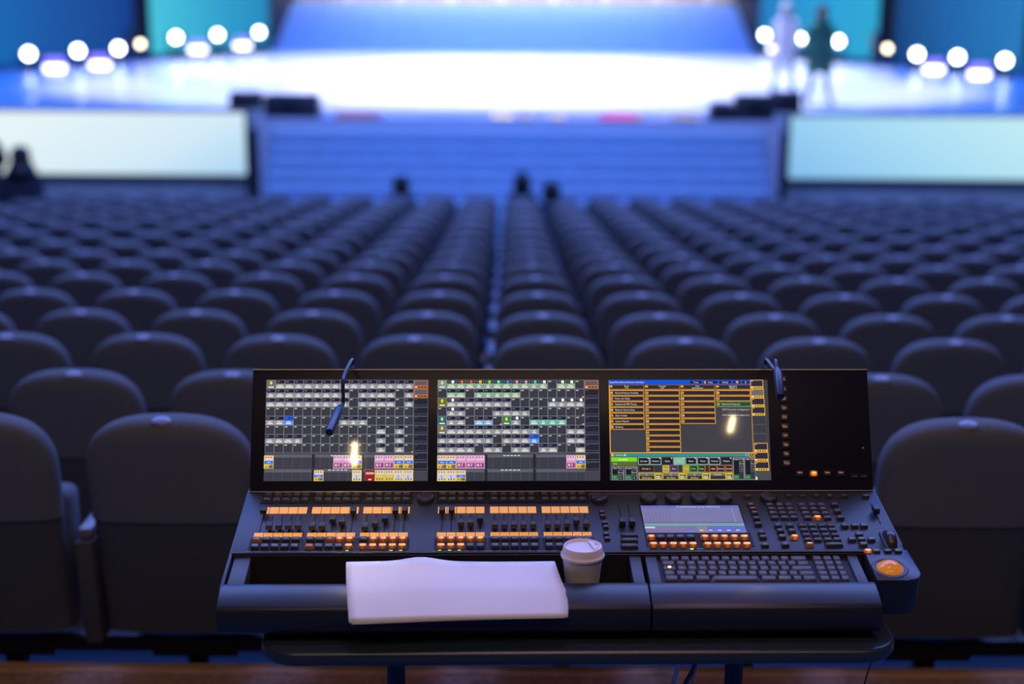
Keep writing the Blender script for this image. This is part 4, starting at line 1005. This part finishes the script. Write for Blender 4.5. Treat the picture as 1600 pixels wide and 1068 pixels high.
# ------------------------------------------------------------------ gooseneck desk lamps
M_neck = mat('gooseneck', (.02, .028, .075), .35, spec=.5)
M_led = mat('desk_lamp_led', (.5, .4, .3), .4, emit=(1, .74, .36), strength=110)
def mirror_point(px, py, s):
    Wm = CONS @ PANEL; n = (Wm.to_3x3() @ Vector((0, 0, 1))).normalized(); o = Wm.translation; d = ray(px, py).normalized()
    k = (o-CAM).dot(n)/d.dot(n); P = CAM+d*k; return P+(d-2*d.dot(n)*n)*s, n
def proj(p):
    d = p-CAM; return 800+FPX*d.dot(RGT)/d.dot(FWD), 534-FPX*d.dot(UP)/d.dot(FWD)
def gooseneck(label, ra, rb, sa, sb, base_px, peak):
    a, n = mirror_point(*ra, sa); b, _ = mirror_point(*rb, sb)
    ax = (b-a).normalized(); side = ax.cross(n).normalized(); nn = side.cross(ax).normalized()     # nn towards operator
    if nn.dot(n) < 0: nn = -nn
    mid = a.lerp(b, .5)
    bx, by = on(PANEL, *base_px); basep = CONS @ PANEL @ Vector((bx, PH_-.012, -.036))
    r = empty('gooseneck_lamp', T(*basep), label, 'lamp', 'desk lamps on the console')
    loc = lambda p: p-basep
    up = (CONS @ PANEL).to_3x3() @ Vector((0, 1, 0))
    top = a-ax*.035+nn*.004
    MB().cyl(.009, .009, -.012, .020, 16, M=(CONS @ PANEL).to_3x3().to_4x4() @ RX(-math.pi/2)).obj('socket', M_black, r, smooth=True, angle=50)
    P = [basep+up*.01, basep+up*.04, peak, top-ax*.03, top]
    pts = []
    Q = [P[0]]+P+[P[-1]]
    for i in range(1, len(Q)-2):
        for j in range(8):
            t = j/8; p0, p1, p2, p3 = Q[i-1], Q[i], Q[i+1], Q[i+2]
            pts.append(.5*((2*p1)+(p2-p0)*t+(2*p0-5*p1+4*p2-p3)*t*t+(3*p1-p0-3*p2+p3)*t**3))
    pts.append(P[-1])
    MB().tube([loc(p) for p in pts], .0038, 10).obj('neck', M_neck, r, smooth=True)
    hd = MB().tube([loc(top+nn*.003), loc(top+ax*.012+nn*.003), loc(top+ax*.025+nn*.004), loc(b+ax*.008+nn*.004), loc(b+ax*.012+nn*.004)], [.004, .0075, .0085, .0085, .007], 16).obj('lamp_head', M_neck, r, smooth=True, angle=60)
    w = .0042
    q = [a-side*w-nn*.0052, a+side*w-nn*.0052, b+side*w-nn*.0052, b-side*w-nn*.0052]
    MB().add([loc(p) for p in q], [(0, 1, 2, 3)]).add([loc(p-nn*.0008) for p in q], [(3, 2, 1, 0)]).obj('led_strip', M_led, hd)
c1 = atY(537, 590, 2.72); c2 = atY(1212, 578, 2.74)
gooseneck('curved blue-black gooseneck lamp hanging over the left screen', (555, 689), (554, 722), .21, .28, (548, 580), c1)
gooseneck('short blue gooseneck lamp bent over panel right of orange menu screen', (1145.6, 648.7), (1140, 672), .25, .28, (1203, 580), c2)

# ------------------------------------------------------------------ table under the console
TZ = (CONS.translation).z
xl, yl = lev(409, 1003, BASEW-.004); xr, yr = lev(1399, 990, BASEW-.004)
_, yfr = lev(800, 1019, BASEW-.002)
tb = empty('console_table', T(O.x, O.y-.15, .15) @ RZ(PSI), 'dark rounded-edge table on round posts under the lighting desk', 'table')
tp = []; Rr = .075; y_back = .06
for (cx, cy, a0) in ((xr-Rr, y_back-Rr, 0), (xl+Rr, y_back-Rr, 90), (xl+Rr, yfr+Rr, 180), (xr-Rr, yfr+Rr, 270)):
    for k in range(9):
        a = math.radians(a0+k*90/8); tp.append((cx+Rr*math.cos(a), cy+.15+Rr*math.sin(a)))
n = len(tp); zt = TZ-.15
vs = [(x, y, zt-.0015) for x, y in tp]+[(x, y, zt-.030) for x, y in tp]
MB().add(vs, [tuple(range(n)), tuple(range(2*n-1, n-1, -1))]+[(i, i+n, (i+1) % n+n, (i+1) % n) for i in range(n)]).obj('table_top', mat('table_laminate', (.03, .045, .07), .25, spec=.6), tb, bevel=.009, seg=3)
for px in (619, 1146):
    q = tb.matrix_world.inverted() @ atY(px, 1060, 2.66)
    MB().cyl(.0185, .0185, 0, zt-.0315, 20).obj('leg', mat('steel_tube', (.06, .06, .08), .3, metal=.8), tb, T(q.x, q.y, 0), smooth=True, angle=50)
    MB().box(-.03, .03, -.32, .32, 0, .025).obj('foot', M_beam, tb, T(q.x, q.y, .0), bevel=.006)
    MB().box(-.03, .03, -.22, .22, zt-.055, zt-.0305).obj('bracket', M_beam, tb, T(q.x, q.y+.02, 0), bevel=.004)

# ------------------------------------------------------------------ paper sheets
M_paper = mat('paper', (.86, .86, .88), .75, noise=(6, .015), spec=.3)
path = [(-.262, -.0452), (-.30, -.0505), (-.335, -.0560), (-.36, -.0600), (-.385, -.0690), (-.41, -.0790), (-.432, -.0885)]
def sheet(k, dx, rot, label):
    z = -.0009*k
    nA, nB = 24, 12; vs = []; fs = []
    uL0, uL1 = lev(541, 878, -.046)[0], lev(545.5, 974, -.088)[0]; uR0, uR1 = lev(866, 878, -.046)[0], lev(884, 962, -.086)[0]
    for j in range(nB+1):
        t = j/nB*(len(path)-1); i = min(int(t), len(path)-2); f = t-i
        v = path[i][0]*(1-f)+path[i+1][0]*f; w = path[i][1]*(1-f)+path[i+1][1]*f; b = j/nB
        uL = uL0*(1-b)+uL1*b; uR = uR0*(1-b)+uR1*b+.010*math.sin(math.pi*min(1, b*1.0))*(b**.7)
        for i2 in range(nA+1):
            a = i2/nA
            hump = .0085*math.exp(-((a-.36)/.10)**2)*(1-b)**2+.003*math.sin(a*6)*(1-b)*.3
            front = -.006*max(0, .35-a)*b
            vs.append((uL+(uR-uL)*a+dx+.004*rot*(b-.5), v+rot*.012*(a-.5)+(.020*a*b if True else 0)*.75, w+hump+front+z))
    for j in range(nB):
        for i2 in range(nA):
            q = j*(nA+1)+i2; fs.append((q, q+1, q+nA+2, q+nA+1))
    me = MB().add(vs, fs).mesh('paper_sheet', M_paper, smooth=True, angle=180)
    o = mk('paper_sheet', me); o.matrix_world = CONS @ B
    sd = o.modifiers.new('t', 'SOLIDIFY'); sd.thickness = .0005; sd.offset = -1
    tag(o, label, 'paper', 'loose paper sheets on the console')
for k, (dx, rot, lb) in enumerate([(0, 0, 'topmost white paper sheet of the stack on the desk edge'), (.0015, .25, 'second white paper sheet from the top of the stack'), (-.001, -.2, 'third white paper sheet from the top of the stack'), (.003, .5, 'bottom white paper sheet of the stack on the armrest')]):
    sheet(k, dx, rot, lb)

# ------------------------------------------------------------------ paper cup
cx, cy = lev(910.5, 852, -.008)
cp = empty('paper_cup', CONS @ B @ T(cx, -.279, -.102), 'white paper coffee cup with lid standing in the desk tray', 'cup')
M_cup = mat('cup_paper', (.66, .64, .68), .5, noise=(12, .04)); M_lid = mat('cup_lid', (.84, .80, .84), .38)
MB().lathe([(0, .002), (.0285, .002), (.029, .0), (.0298, .0005), (.0385, .079), (.0372, .079), (.0285, .004), (0, .004)], 40).obj('cup_body', M_cup, cp, smooth=True, angle=50)
lid = MB().lathe([(.0388, .0735), (.0412, .0735), (.0420, .0755), (.0416, .0785), (.0402, .0800), (.0392, .0812), (.0384, .0850), (.0368, .0935), (.0358, .0955), (.0345, .0957), (.0334, .0945), (.0320, .0905), (.0, .0900)], 48).obj('lid', M_lid, cp, smooth=True, angle=35)
mb = MB(); arc = [(.0315*math.cos(math.radians(a)), .0315*math.sin(math.radians(a))) for a in range(-58, 59, 8)]
n = len(arc)
mb.add([(x, y, .0901) for x, y in arc]+[(max(x*.9, .016), y*.88, .0950) for x, y in arc], [tuple(range(n, 2*n))]+[(i, (i+1) % n, (i+1) % n+n, i+n) for i in range(n)])
mb.obj('raised_spout', M_lid, lid, RZ(math.radians(15)), smooth=True, angle=35)
MB().lathe([(0, .0003), (.0030, .0)], 16, sx=.6, sy=1.3).obj('sip_hole', mat('hole_shade', (.14, .10, .12), .8), lid, RZ(math.radians(15)) @ T(.0265, 0, .0951))

# ------------------------------------------------------------------ cables hanging below the table
for px, m_, rad, lb in (([(1061, 1022), (1060, 1036), (1057, 1050), (1050, 1072)], (.8, .75, .8), .0045, 'thick pale cable hanging below the table'), ([(1090, 1018), (1087, 1036), (1080, 1052), (1066, 1074)], (.05, .06, .12), .0048, 'dark blue cable hanging below the table'),
        ([(1092, 1018), (1088, 1042), (1083, 1058), (1078, 1074)], (.5, .46, .55), .002, 'thin grey cable beside the dark blue cable'), ([(1366, 1020), (1361, 1036), (1355, 1052), (1349, 1074)], (.02, .02, .03), .0016, 'thin black wire hanging at the right end of the table')):
    P = [atY(x, y, 2.47+.012*i) for i, (x, y) in enumerate(px)]
    P[0] = Vector((P[1].x, P[1].y, max(P[1].z+.008, TZ-.034)))
    e = P[-1].copy(); P += [Vector((e.x-.02, e.y+.03, .45)), Vector((e.x-.05, e.y+.06, .16))]
    pts = P
    for _ in range(3):                                  # corner cutting: a smooth hang
        pts = [pts[0]]+[q for a, b_ in zip(pts, pts[1:]) for q in (a.lerp(b_, .25), a.lerp(b_, .75))]+[pts[-1]]
    tag(MB().tube(pts, rad, 8).obj('cable', mat('cable_'+lb.split()[0]+lb.split()[1], m_, .4), smooth=True), lb, 'cable')
